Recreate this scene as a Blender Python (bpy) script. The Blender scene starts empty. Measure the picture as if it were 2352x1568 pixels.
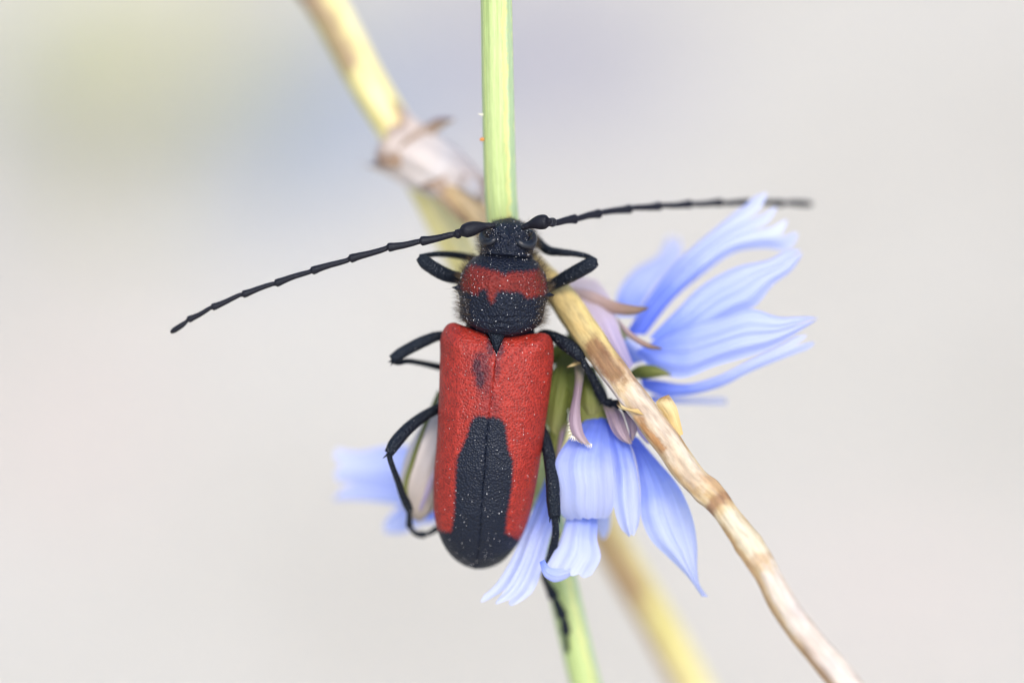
import bpy, bmesh, math, random
import numpy as np
from mathutils import Vector, Matrix

random.seed(7)
rng = np.random.default_rng(11)
scene = bpy.context.scene
col = scene.collection
R = math.radians

# ------------------------------------------------------------------ camera
PITCH = R(32)
DIST = 0.206                       # lens to beetle, metres
WIDTH = 0.0495                     # width of the field at the beetle
PXW, PXH = 2352.0, 1568.0          # measuring grid laid over the photograph
MM = 0.001
PX = WIDTH / PXW                   # metres per grid pixel at the beetle
FOC = Vector((0, 0, 0.30))         # the beetle sits 30 cm above the ground
FWD = Vector((0, math.cos(PITCH), -math.sin(PITCH)))
UPV = Vector((0, math.sin(PITCH), math.cos(PITCH)))
RGT = Vector((1, 0, 0))
CAM = FOC - FWD * DIST

cam_d = bpy.data.cameras.new('camera')
cam = bpy.data.objects.new('camera', cam_d); col.objects.link(cam)
cam_d.sensor_width = 36.0
cam_d.lens = 36.0 * DIST / WIDTH
cam_d.clip_start = 0.005
cam_d.clip_end = 2000
cam.location = CAM
cam.rotation_euler = FWD.to_track_quat('-Z', 'Y').to_euler()
cam_d.dof.use_dof = True
cam_d.dof.focus_distance = DIST - 0.0001
cam_d.dof.aperture_fstop = cam_d.lens / 12.5
cam_d.dof.aperture_blades = 0
scene.camera = cam

# ------------------------------------------------------------------ sky, sun, exposure
SUN_EL, SUN_AZ = R(54), R(166)     # azimuth clockwise from +Y
world = bpy.data.worlds.new('World'); scene.world = world
world.use_nodes = True
wn = world.node_tree.nodes; wl = world.node_tree.links
sky = wn.new('ShaderNodeTexSky'); sky.sky_type = 'NISHITA'; sky.sun_disc = False
sky.sun_elevation = SUN_EL; sky.sun_rotation = SUN_AZ
sky.air_density = 1.0; sky.dust_density = 2.6; sky.ozone_density = 1.0
bgn = wn['Background']; bgn.inputs['Strength'].default_value = 0.15
wl.new(sky.outputs[0], bgn.inputs['Color'])
sun_d = bpy.data.lights.new('sun', 'SUN'); sun_d.energy = 1.5; sun_d.angle = R(25)
sun_d.color = (1.0, 0.91, 0.77)
sun = bpy.data.objects.new('sun', sun_d); col.objects.link(sun)
sdir = Vector((math.sin(SUN_AZ) * math.cos(SUN_EL), math.cos(SUN_AZ) * math.cos(SUN_EL), math.sin(SUN_EL)))
sun.rotation_euler = (-sdir).to_track_quat('-Z', 'Y').to_euler()
sun.location = sdir * 3
vs = scene.view_settings
vs.view_transform = 'Standard'; vs.look = 'None'; vs.gamma = 1.0; vs.use_curve_mapping = False
vs.exposure = 0.88
scene.cycles.use_denoising = True
scene.cycles.max_bounces = 10; scene.cycles.filter_width = 1.15
scene.cycles.transmission_bounces = 8
scene.cycles.transparent_max_bounces = 8

# ------------------------------------------------------------------ helpers
def P(x, y, z=0.0):
    """grid pixel + depth (mm towards the lens from the beetle's plane) -> world point"""
    k = (DIST - z * MM) / DIST
    return FOC + RGT * ((x - PXW / 2) * PX * k) - UPV * ((y - PXH / 2) * PX * k) - FWD * (z * MM)

_F = np.array(FOC); _R = np.array(RGT); _U = np.array(UPV); _W = np.array(FWD)
def PA(a):
    """array (...,3) of grid pixel, pixel, mm -> world"""
    a = np.asarray(a, float)
    k = (DIST - a[..., 2] * MM) / DIST
    return (_F + _R * ((a[..., 0] - PXW / 2) * PX * k)[..., None]
            - _U * ((a[..., 1] - PXH / 2) * PX * k)[..., None] - _W * (a[..., 2] * MM)[..., None])

def GP(x, y):
    """where the sight line through a grid pixel meets the ground"""
    d = (P(x, y) - CAM)
    t = -CAM.z / d.z
    return CAM + d * t

def spline(pts, n, ts=None):
    """Catmull-Rom through pts (chord-length parameter), n samples"""
    p = np.asarray(pts, float)
    if len(p) == 2:
        t = np.linspace(0, 1, n)[:, None]
        return p[0] * (1 - t) + p[1] * t
    d = np.linalg.norm(np.diff(p[:, :2], axis=0), axis=1) if ts is None else np.diff(ts)
    d = np.maximum(d, 1e-6)
    T = np.concatenate([[0], np.cumsum(d)])
    m = np.zeros_like(p)
    for i in range(len(p)):
        if i == 0: m[i] = (p[1] - p[0]) / d[0]
        elif i == len(p) - 1: m[i] = (p[-1] - p[-2]) / d[-1]
        else:
            a = (p[i] - p[i - 1]) / d[i - 1]; b = (p[i + 1] - p[i]) / d[i]
            m[i] = (a * d[i] + b * d[i - 1]) / (d[i] + d[i - 1])
    q = np.linspace(0, T[-1], n)
    idx = np.clip(np.searchsorted(T, q, side='right') - 1, 0, len(p) - 2)
    h = d[idx]; s = ((q - T[idx]) / h)[:, None]; h = h[:, None]
    return ((2 * s**3 - 3 * s**2 + 1) * p[idx] + (s**3 - 2 * s**2 + s) * h * m[idx]
            + (-2 * s**3 + 3 * s**2) * p[idx + 1] + (s**3 - s**2) * h * m[idx + 1])

def arc_at(wpts, x, y):
    """millimetres along a stalk (world control points) nearest to grid pixel (x, y)"""
    wp = np.asarray([list(p) for p in wpts], float)
    ts = np.concatenate([[0], np.cumsum(np.linalg.norm(np.diff(wp, axis=0), axis=1))])
    W = spline(wp, 3000, ts=ts)
    d = W - np.array(CAM); dep = d @ _W
    sx = (d @ _R) / dep * DIST / PX + PXW / 2; sy = -(d @ _U) / dep * DIST / PX + PXH / 2
    L = np.concatenate([[0], np.cumsum(np.linalg.norm(np.diff(W, axis=0), axis=1))]) / MM
    return float(L[np.argmin((sx - x) ** 2 + (sy - y) ** 2)])

def crop(x0, y0, w_src, w_out=2352.0):
    """converter from a zoomed crop of the 4096-px photograph to the grid"""
    k = w_out / w_src
    def f(pts): return [tuple([(p[0] / k + x0) / 1.741497, (p[1] / k + y0) / 1.741497] + list(p[2:])) for p in pts]
    return f
c1 = crop(1600, 800, 900); c2 = crop(1500, 1250, 1000, 2351); c3 = crop(1500, 1700, 1000, 2351)
c4 = crop(2100, 1000, 1200); c5 = crop(1800, 1900, 1200); c6 = crop(1200, 0, 1000, 1742)
c7 = crop(1300, 1550, 700, 1568); e4 = crop(2100, 1300, 800); e5 = crop(2200, 1650, 700, 1463)
e3 = crop(2400, 700, 1000, 2351); e7 = crop(1400, 400, 750, 1960); e8 = crop(1800, 840, 450)

def mesh_obj(name, verts, faces, mat, parent=None, uv=None, attrs=None, smooth=True):
    me = bpy.data.meshes.new(name)
    me.from_pydata([tuple(v) for v in verts], [], [tuple(int(i) for i in f) for f in faces])
    if uv is not None:
        lay = me.uv_layers.new(name='UVMap')
        vi = np.empty(len(me.loops), dtype=np.int32); me.loops.foreach_get('vertex_index', vi)
        lay.data.foreach_set('uv', np.asarray(uv, dtype=np.float32)[vi].ravel())
    for k, a in (attrs or {}).items():
        at = me.attributes.new(k, 'FLOAT', 'POINT')
        at.data.foreach_set('value', np.asarray(a, dtype=np.float32))
    if smooth: me.polygons.foreach_set('use_smooth', [True] * len(me.polygons))
    me.update()
    o = bpy.data.objects.new(name, me); col.objects.link(o)
    if mat: me.materials.append(mat)
    if parent:
        o.parent = parent
        if parent.type == 'EMPTY': o.matrix_parent_inverse = Matrix.Translation(-parent.location)   # mesh parts already sit at the origin
    return o

def thing(name, loc, label, cat, group=None):
    e = bpy.data.objects.new(name, None); col.objects.link(e)
    e.location = loc; e.empty_display_size = 0.005
    e['label'] = label; e['category'] = cat
    if group: e['group'] = group
    return e

def grid_faces(n, m, wrap=False, base=0):
    f = []
    for i in range(n - 1):
        for j in range(m if wrap else m - 1):
            j2 = (j + 1) % m
            f.append((base + i * m + j, base + i * m + j2, base + (i + 1) * m + j2, base + (i + 1) * m + j))
    return f

class Builder:
    def __init__(s): s.v = []; s.f = []; s.uv = []; s.n = 0
    def add(s, v, f, uv=None):
        v = np.asarray(v, float)
        s.v.append(v); s.f += [tuple(i + s.n for i in q) for q in f]
        s.uv.append(np.zeros((len(v), 2)) if uv is None else np.asarray(uv, float)); s.n += len(v)
    def build(s, name, mat, parent=None, attrs=None, smooth=True):
        return mesh_obj(name, np.concatenate(s.v), s.f, mat, parent, np.concatenate(s.uv), attrs, smooth)

def tube_arrays(pts, radii, n=60, seg=14, flat=1.0, fn=None):
    """pts: (px,py,mm) path, radii: px per control point -> smooth round tube in world space"""
    pts = np.asarray(pts, float); r = np.asarray(radii, float)
    pr = np.column_stack([pts, r])
    s = spline(pr, n)
    W = PA(s[:, :3]); rad = np.maximum(s[:, 3], 0.15) * PX
    T = np.gradient(W, axis=0); T /= np.linalg.norm(T, axis=1)[:, None] + 1e-12
    ref = -_W
    N = np.cross(T, ref); bad = np.linalg.norm(N, axis=1) < 0.05
    N[bad] = _R
    N /= np.linalg.norm(N, axis=1)[:, None]
    B = np.cross(N, T)
    L = np.concatenate([[0], np.cumsum(np.linalg.norm(np.diff(W, axis=0), axis=1))]) / MM
    th = np.linspace(0, 2 * np.pi, seg, endpoint=False)
    V = []; UV = []
    for i in range(n):
        k = np.ones(seg) if fn is None else fn(L[i], th, i / (n - 1))
        V.append(W[i] + (N[i] * np.cos(th)[:, None] + B[i] * np.sin(th)[:, None] * flat) * (rad[i] * k)[:, None])
        UV.append(np.column_stack([th / (2 * np.pi), np.full(seg, L[i])]))
    V = np.concatenate(V); UV = np.concatenate(UV)
    F = grid_faces(n, seg, True)
    F = [tuple(reversed(q)) for q in F]
    F.append(tuple(range(seg))); F.append(tuple(reversed(range((n - 1) * seg, n * seg))))
    return V, F, UV

# ------------------------------------------------------------------ materials
def new_mat(name):
    m = bpy.data.materials.new(name); m.use_nodes = True
    nt = m.node_tree
    return m, nt, nt.nodes, nt.links, nt.nodes['Principled BSDF']

def ramp(nodes, stops):
    r = nodes.new('ShaderNodeValToRGB'); e = r.color_ramp.elements
    while len(e) < len(stops): e.new(0.5)
    for el, (p, c) in zip(e, stops): el.position = p; el.color = (*c, 1)
    return r

def noise(nodes, links, vec, scale, detail=4, rough=0.55, dim='3D'):
    n = nodes.new('ShaderNodeTexNoise'); n.inputs['Scale'].default_value = scale
    n.inputs['Detail'].default_value = detail; n.inputs['Roughness'].default_value = rough
    if vec: links.new(vec, n.inputs['Vector'])
    return n

def mixc(nodes, links, fac, a, b, mode='MIX'):
    m = nodes.new('ShaderNodeMix'); m.data_type = 'RGBA'; m.blend_type = mode
    for sock, v in ((m.inputs[0], fac), (m.inputs[6], a), (m.inputs[7], b)):
        if isinstance(v, (int, float)): sock.default_value = v
        elif isinstance(v, tuple): sock.default_value = (*v, 1)
        else: links.new(v, sock)
    return m.outputs[2]

def bump(nodes, links, h, dist, strength=1.0, normal=None):
    b = nodes.new('ShaderNodeBump'); b.inputs['Distance'].default_value = dist
    b.inputs['Strength'].default_value = strength
    links.new(h, b.inputs['Height'])
    if normal: links.new(normal, b.inputs['Normal'])
    return b.outputs[0]

def chitin(name, red, cell, depth, rough=0.5, black=(0.0035, 0.006, 0.016), spec=0.28):
    """beetle cuticle: blue-black, with red where the mark attribute is 0"""
    m, nt, nd, lk, bs = new_mat(name)
    tc = nd.new('ShaderNodeTexCoord')
    vo = nd.new('ShaderNodeTexVoronoi'); vo.inputs['Scale'].default_value = 1 / cell
    lk.new(tc.outputs['Object'], vo.inputs['Vector'])
    no = noise(nd, lk, tc.outputs['Object'], 0.35 / cell, 3)
    big = noise(nd, lk, tc.outputs['Object'], 700, 3)
    if red:
        at = nd.new('ShaderNodeAttribute'); at.attribute_name = 'mark'
        rv = ramp(nd, [(0.3, tuple(c * 0.78 for c in red)), (0.7, tuple(min(1, c * 1.2) for c in red))])
        lk.new(no.outputs['Fac'], rv.inputs[0])
        c = mixc(nd, lk, at.outputs['Fac'], rv.outputs[0], black)
        cell_r = ramp(nd, [(0.06, (0.30, 0.22, 0.22)), (0.5, (1, 1, 1))])
        lk.new(vo.outputs['Distance'], cell_r.inputs[0])
        c = mixc(nd, lk, 0.85, c, cell_r.outputs[0], 'MULTIPLY')  # shade of the pits multiplied into the colour
        lk.new(c, bs.inputs['Base Color'])
    else:
        bs.inputs['Base Color'].default_value = (*black, 1)
    rr = nd.new('ShaderNodeMapRange'); rr.inputs[3].default_value = rough - 0.1; rr.inputs[4].default_value = rough + 0.15
    lk.new(big.outputs['Fac'], rr.inputs[0]); lk.new(rr.outputs[0], bs.inputs['Roughness'])
    bs.inputs['Specular IOR Level'].default_value = spec
    bs.inputs['Specular Tint'].default_value = (0.72, 0.86, 1.0, 1) if not red else (0.85, 0.92, 1.0, 1)
    b1 = bump(nd, lk, vo.outputs['Distance'], depth, 0.9)
    b2 = bump(nd, lk, no.outputs['Fac'], depth * 0.8, 0.35, b1)
    lk.new(b2, bs.inputs['Normal'])
    return m

RED = (0.275, 0.021, 0.012)
M_elytra = chitin('elytra_cuticle', RED, 0.000115, 0.000055, 0.48, spec=0.32)
M_body = chitin('pronotum_cuticle', (0.145, 0.013, 0.008), 0.00012, 0.00008, 0.5, spec=0.28)
M_leg = chitin('leg_cuticle', None, 0.0001, 0.00006, 0.48, black=(0.003, 0.0045, 0.010), spec=0.30)
M_ant = chitin('antenna_cuticle', None, 0.00007, 0.00002, 0.48, black=(0.006, 0.0045, 0.008), spec=0.28)
M_eye, nt, nd, lk, bs = new_mat('compound_eye')
bs.inputs['Base Color'].default_value = (0.006, 0.008, 0.014, 1); bs.inputs['Roughness'].default_value = 0.32
vo = nd.new('ShaderNodeTexVoronoi'); vo.inputs['Scale'].default_value = 22000
tc = nd.new('ShaderNodeTexCoord'); lk.new(tc.outputs['Object'], vo.inputs['Vector'])
lk.new(bump(nd, lk, vo.outputs['Distance'], 0.000012, 0.6), bs.inputs['Normal'])

M_hair, nt, nd, lk, bs = new_mat('golden_hair')
bs.inputs['Base Color'].default_value = (0.10, 0.062, 0.022, 1); bs.inputs['Roughness'].default_value = 0.4
M_bristle, nt, nd, lk, bs = new_mat('dark_bristle')
bs.inputs['Base Color'].default_value = (0.012, 0.010, 0.010, 1); bs.inputs['Roughness'].default_value = 0.5
M_pollen, nt, nd, lk, bs = new_mat('pollen_white')
bs.inputs['Base Color'].default_value = (0.72, 0.72, 0.74, 1); bs.inputs['Roughness'].default_value = 0.5

def leafy(name, stops, axis='v', vein=18.0, vein_amt=0.18, trans=0.5, rough=0.55, mott=0.25, mott_scale=900, fine=0.00002):
    """thin petal / bract: colour along its length, fine parallel veins, light passing through"""
    m, nt, nd, lk, bs = new_mat(name)
    uv = nd.new('ShaderNodeUVMap'); sep = nd.new('ShaderNodeSeparateXYZ'); lk.new(uv.outputs[0], sep.inputs[0])
    tc = nd.new('ShaderNodeTexCoord')
    rp = ramp(nd, stops)
    nz = noise(nd, lk, tc.outputs['Object'], mott_scale, 4)
    ad = nd.new('ShaderNodeMath'); ad.operation = 'MULTIPLY_ADD'
    ad.inputs[1].default_value = mott; lk.new(nz.outputs['Fac'], ad.inputs[0])
    sb = nd.new('ShaderNodeMath'); sb.operation = 'SUBTRACT'; sb.inputs[1].default_value = mott * 0.5
    lk.new(sep.outputs[1 if axis == 'v' else 0], sb.inputs[0]); lk.new(sb.outputs[0], ad.inputs[2])
    lk.new(ad.outputs[0], rp.inputs[0])
    mp = nd.new('ShaderNodeMapping'); mp.inputs['Scale'].default_value = (vein, 1.3, 1)
    lk.new(uv.outputs[0], mp.inputs[0])
    vn = noise(nd, lk, mp.outputs[0], 1.0, 3, 0.6)
    vr = ramp(nd, [(0.3, (1 - vein_amt,) * 3), (0.7, (1, 1, 1))]); lk.new(vn.outputs['Fac'], vr.inputs[0])
    c = mixc(nd, lk, 1.0, rp.outputs[0], vr.outputs[0], 'MULTIPLY')
    lk.new(c, bs.inputs['Base Color']); bs.inputs['Roughness'].default_value = rough
    bs.inputs['Specular IOR Level'].default_value = 0.3
    fz = noise(nd, lk, tc.outputs['Object'], 9000, 2)
    nb = bump(nd, lk, vn.outputs['Fac'], 0.00008, 0.6)
    nb = bump(nd, lk, fz.outputs['Fac'], fine, 0.6, nb)
    lk.new(nb, bs.inputs['Normal'])
    tr = nd.new('ShaderNodeBsdfTranslucent'); lk.new(c, tr.inputs['Color']); lk.new(nb, tr.inputs['Normal'])
    mx = nd.new('ShaderNodeMixShader'); mx.inputs[0].default_value = trans
    lk.new(bs.outputs[0], mx.inputs[1]); lk.new(tr.outputs[0], mx.inputs[2])
    lk.new(mx.outputs[0], nd['Material Output'].inputs['Surface'])
    return m

M_petal = leafy('chicory_petal', [(0.0, (0.09, 0.16, 0.80)), (0.26, (0.25, 0.35, 0.93)), (0.55, (0.53, 0.61, 0.96)), (1.0, (0.62, 0.68, 0.97))], vein=16, vein_amt=0.16, trans=0.45)  # deeper blue base: shading and translucency put into the colour gradient
M_petal_pale = leafy('pale_chicory_petal', [(0.0, (0.17, 0.27, 0.90)), (0.3, (0.42, 0.51, 0.96)), (1.0, (0.60, 0.66, 0.97))], vein=12, vein_amt=0.1, trans=0.45)  # paler petals, base shading painted into the gradient as well
M_bract = leafy('mauve_bract', [(0.0, (0.22, 0.24, 0.09)), (0.35, (0.36, 0.27, 0.33)), (0.8, (0.50, 0.38, 0.45)), (1.0, (0.55, 0.44, 0.42))], vein=6, vein_amt=0.3, trans=0.3)
M_bract_white = leafy('papery_white_bract', [(0.0, (0.60, 0.52, 0.56)), (0.5, (0.58, 0.50, 0.68)), (1.0, (0.45, 0.40, 0.66))], vein=6, vein_amt=0.22, trans=0.35)
M_bract_brown = leafy('brown_bract', [(0.0, (0.55, 0.44, 0.46)), (0.6, (0.40, 0.27, 0.22)), (1.0, (0.20, 0.14, 0.08))], vein=5, vein_amt=0.3, trans=0.25)
M_bract_green = leafy('green_bract', [(0.0, (0.07, 0.10, 0.025)), (0.6, (0.17, 0.20, 0.05)), (1.0, (0.30, 0.31, 0.11))], vein=6, vein_amt=0.3, trans=0.3)
M_invol = leafy('green_involucre', [(0.0, (0.055, 0.085, 0.02)), (0.5, (0.10, 0.13, 0.03)), (1.0, (0.19, 0.20, 0.05))], vein=10, vein_amt=0.4, trans=0.0, mott=0.6)
M_bud = leafy('papery_bud', [(0.0, (0.30, 0.28, 0.10)), (0.18, (0.45, 0.40, 0.38)), (0.5, (0.62, 0.58, 0.60)), (1.0, (0.55, 0.47, 0.40))], vein=7, vein_amt=0.35, trans=0.2)
M_sheath = leafy('papery_sheath', [(0.0, (0.42, 0.33, 0.29)), (0.12, (0.72, 0.62, 0.56)), (0.5, (0.82, 0.78, 0.77)), (0.85, (0.72, 0.62, 0.57)), (1.0, (0.32, 0.22, 0.15))], vein=14, vein_amt=0.25, trans=0.3, mott=0.35, mott_scale=500)

def stemmy(name, stops, streaks, streak_col, vscale=0.12, uscale=16, patch=None, rough=0.5, fibre=0.18):
    """stalk: fibres along its length (uv: turn, mm), coloured streaks and blotches"""
    m, nt, nd, lk, bs = new_mat(name)
    uv = nd.new('ShaderNodeUVMap'); tc = nd.new('ShaderNodeTexCoord')
    mp = nd.new('ShaderNodeMapping'); mp.inputs['Scale'].default_value = (uscale, vscale, 1); lk.new(uv.outputs[0], mp.inputs[0])
    n1 = noise(nd, lk, mp.outputs[0], 1.0, 5, 0.6)
    rp = ramp(nd, stops); lk.new(n1.outputs['Fac'], rp.inputs[0])
    mp2 = nd.new('ShaderNodeMapping'); mp2.inputs['Scale'].default_value = (uscale * 0.35, vscale * 0.45, 1)
    mp2.inputs['Location'].default_value = (3.1, 7.7, 0); lk.new(uv.outputs[0], mp2.inputs[0])
    n2 = noise(nd, lk, mp2.outputs[0], 1.0, 4, 0.6)
    sr = ramp(nd, [(streaks[0], (0, 0, 0)), (streaks[1], (1, 1, 1))]); lk.new(n2.outputs['Fac'], sr.inputs[0])
    c = mixc(nd, lk, sr.outputs[0], rp.outputs[0], streak_col)
    sep = nd.new('ShaderNodeSeparateXYZ'); lk.new(uv.outputs[0], sep.inputs[0])
    for (v0, v1, soft, u0, uw, pc, amt) in (patch or []):
        # a blotch with its own shape: a stretch of the stalk (v0..v1 mm) on one flank (around turn u0)
        a = nd.new('ShaderNodeMapRange'); a.interpolation_type = 'SMOOTHSTEP'
        a.inputs[1].default_value = v0 - soft; a.inputs[2].default_value = v0 + soft
        b = nd.new('ShaderNodeMapRange'); b.interpolation_type = 'SMOOTHSTEP'
        b.inputs[1].default_value = v1 - soft; b.inputs[2].default_value = v1 + soft
        b.inputs[3].default_value = 1; b.inputs[4].default_value = 0
        wob = nd.new('ShaderNodeMath'); wob.operation = 'MULTIPLY_ADD'; wob.inputs[1].default_value = soft * 4
        nw = noise(nd, lk, tc.outputs['Object'], 1600, 4, 0.6); lk.new(nw.outputs['Fac'], wob.inputs[0])
        sh = nd.new('ShaderNodeMath'); sh.operation = 'SUBTRACT'; sh.inputs[1].default_value = soft * 2
        lk.new(sep.outputs[1], sh.inputs[0]); lk.new(sh.outputs[0], wob.inputs[2])
        lk.new(wob.outputs[0], a.inputs[0]); lk.new(wob.outputs[0], b.inputs[0])
        mu = nd.new('ShaderNodeMath'); mu.operation = 'MULTIPLY'; lk.new(a.outputs[0], mu.inputs[0]); lk.new(b.outputs[0], mu.inputs[1])
        fac = mu.outputs[0]
        if uw:
            uu = nd.new('ShaderNodeMath'); uu.operation = 'MULTIPLY_ADD'; uu.inputs[1].default_value = 0.16
            n3 = noise(nd, lk, tc.outputs['Object'], 1100, 5, 0.7); lk.new(n3.outputs['Fac'], uu.inputs[0]); lk.new(sep.outputs[0], uu.inputs[2])
            di = nd.new('ShaderNodeMath'); di.operation = 'SUBTRACT'; di.inputs[1].default_value = u0 + 0.08; lk.new(uu.outputs[0], di.inputs[0])
            ab = nd.new('ShaderNodeMath'); ab.operation = 'ABSOLUTE'; lk.new(di.outputs[0], ab.inputs[0])
            mr = nd.new('ShaderNodeMapRange'); mr.interpolation_type = 'SMOOTHSTEP'
            mr.inputs[1].default_value = uw * 0.45; mr.inputs[2].default_value = uw * 1.5; mr.inputs[3].default_value = 1; mr.inputs[4].default_value = 0
            lk.new(ab.outputs[0], mr.inputs[0])
            m2 = nd.new('ShaderNodeMath'); m2.operation = 'MULTIPLY'; lk.new(fac, m2.inputs[0]); lk.new(mr.outputs[0], m2.inputs[1]); fac = m2.outputs[0]
        m3 = nd.new('ShaderNodeMath'); m3.operation = 'MULTIPLY'; lk.new(fac, m3.inputs[0])
        fb = nd.new('ShaderNodeMapRange'); fb.inputs[1].default_value = 0.25; fb.inputs[2].default_value = 0.6; fb.inputs[3].default_value = amt * 0.55; fb.inputs[4].default_value = amt
        lk.new(n1.outputs['Fac'], fb.inputs[0]); lk.new(fb.outputs[0], m3.inputs[1])
        c = mixc(nd, lk, m3.outputs[0], c, pc)
    mp3 = nd.new('ShaderNodeMapping'); mp3.inputs['Scale'].default_value = (uscale * 3.0, 0.9, 1); lk.new(uv.outputs[0], mp3.inputs[0])
    n4 = noise(nd, lk, mp3.outputs[0], 1.0, 5, 0.65)
    fr4 = ramp(nd, [(0.32, (1 - fibre,) * 3), (0.62, (1, 1, 1))]); lk.new(n4.outputs['Fac'], fr4.inputs[0])
    c = mixc(nd, lk, 1.0, c, fr4.outputs[0], 'MULTIPLY')
    lk.new(c, bs.inputs['Base Color']); bs.inputs['Roughness'].default_value = rough
    bs.inputs['Specular IOR Level'].default_value = 0.35
    nb = bump(nd, lk, n1.outputs['Fac'], 0.00012, 0.6)
    fz = noise(nd, lk, tc.outputs['Object'], 7000, 3)
    nb = bump(nd, lk, fz.outputs['Fac'], 0.00003, 0.5, nb)
    lk.new(nb, bs.inputs['Normal'])
    return m

# ------------------------------------------------------------------ ground
M_ground, nt, nd, lk, bs = new_mat('pale_dry_soil')
tc = nd.new('ShaderNodeTexCoord')
g1 = noise(nd, lk, tc.outputs['Object'], 14, 6, 0.6)
g2 = noise(nd, lk, tc.outputs['Object'], 160, 5, 0.65)
gr = ramp(nd, [(0.3, (0.465, 0.445, 0.39)), (0.5, (0.525, 0.505, 0.448)), (0.72, (0.575, 0.56, 0.508))]); lk.new(g1.outputs['Fac'], gr.inputs[0])
gc = gr.outputs[0]
def patch_on_ground(c_in, x, y, wx, wy, colr, amt, rot=0.0):
    """a soft patch of another colour, round the spot seen at grid pixel (x, y)"""
    g = GP(x, y); ex = (GP(x + wx, y) - GP(x - wx, y)).length / 2; ey = (GP(x, y + wy) - GP(x, y - wy)).length / 2
    mp = nd.new('ShaderNodeMapping'); mp.vector_type = 'TEXTURE'
    mp.inputs['Location'].default_value = (g.x, g.y, 0); mp.inputs['Scale'].default_value = (ex, ey, 1.0)
    mp.inputs['Rotation'].default_value = (0, 0, rot)
    lk.new(tc.outputs['Object'], mp.inputs[0])
    gd = nd.new('ShaderNodeTexGradient'); gd.gradient_type = 'SPHERICAL'; lk.new(mp.outputs[0], gd.inputs[0])
    sm = nd.new('ShaderNodeMapRange'); sm.interpolation_type = 'SMOOTHSTEP'; sm.inputs[4].default_value = amt
    ad = nd.new('ShaderNodeMath'); ad.operation = 'MULTIPLY_ADD'; ad.inputs[1].default_value = 0.5; ad.inputs[2].default_value = -0.25
    lk.new(g1.outputs['Fac'], ad.inputs[0])
    a2 = nd.new('ShaderNodeMath'); a2.operation = 'ADD'; lk.new(ad.outputs[0], a2.inputs[0]); lk.new(gd.outputs[1], a2.inputs[1])
    lk.new(a2.outputs[0], sm.inputs[0]); sm.inputs[1].default_value = 0.02; sm.inputs[2].default_value = 0.75
    return mixc(nd, lk, sm.outputs[0], c_in, colr)
gc = patch_on_ground(gc, 800, 260, 420, 420, (0.30, 0.35, 0.44), 0.95, R(-30))
gc = patch_on_ground(gc, 1250, 120, 520, 330, (0.36, 0.35, 0.38), 0.9)
gc = patch_on_ground(gc, 60, 220, 300, 500, (0.45, 0.45, 0.44), 0.8)
gc = patch_on_ground(gc, 150, 980, 420, 420, (0.58, 0.51, 0.46), 0.5)
gc = patch_on_ground(gc, 2050, 1350, 500, 300, (0.57, 0.50, 0.45), 0.45)
gv = ramp(nd, [(0.3, (0.8, 0.8, 0.8)), (0.65, (1.05, 1.04, 1.03))]); lk.new(g2.outputs['Fac'], gv.inputs[0])
gc = mixc(nd, lk, 1.0, gc, gv.outputs[0], 'MULTIPLY')
lk.new(gc, bs.inputs['Base Color']); bs.inputs['Roughness'].default_value = 0.9
lk.new(bump(nd, lk, g2.outputs['Fac'], 0.004, 0.8), bs.inputs['Normal'])
N = 60
xs = np.sign(np.linspace(-1, 1, N)) * np.abs(np.linspace(-1, 1, N)) ** 4 * 400
gx, gy = np.meshgrid(xs, xs + 0.6, indexing='ij')
far = np.clip(np.hypot(gx, gy - 0.6) - 2.5, 0, None)
gz = 0.02 * far * np.sin(gx * 0.31) * np.cos(gy * 0.27) * np.clip(10 / (1 + far), 0, 1)
ground = mesh_obj('ground', np.stack([gx, gy, gz], -1).reshape(-1, 3), [tuple(reversed(q)) for q in grid_faces(N, N)], M_ground)
ground['kind'] = 'structure'; ground['label'] = 'pale dry soil far out of focus behind the beetle'

# ------------------------------------------------------------------ dry stalk (leaning behind the flowers)
foot_dry = Vector((0.034, 0.045, 0.0))
dry = thing('dry_stalk', foot_dry, 'withered yellow-brown stalk leaning behind the green stem, with a papery node sheath', 'dry stalk')

main_path = [(560, -260, -17, 50), (650, -120, -16, 50), (743, 0, -15, 49), (850, 198, -13.5, 47), (930, 330, -12.5, 46), (1018, 504, -13, 44), (1230, 900, -17, 44),
             (1435, 1296, -22, 46), (1521, 1443, -24.5, 46), (1578, 1550, -26.5, 47), (1650, 1690, -29, 48)]
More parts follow.
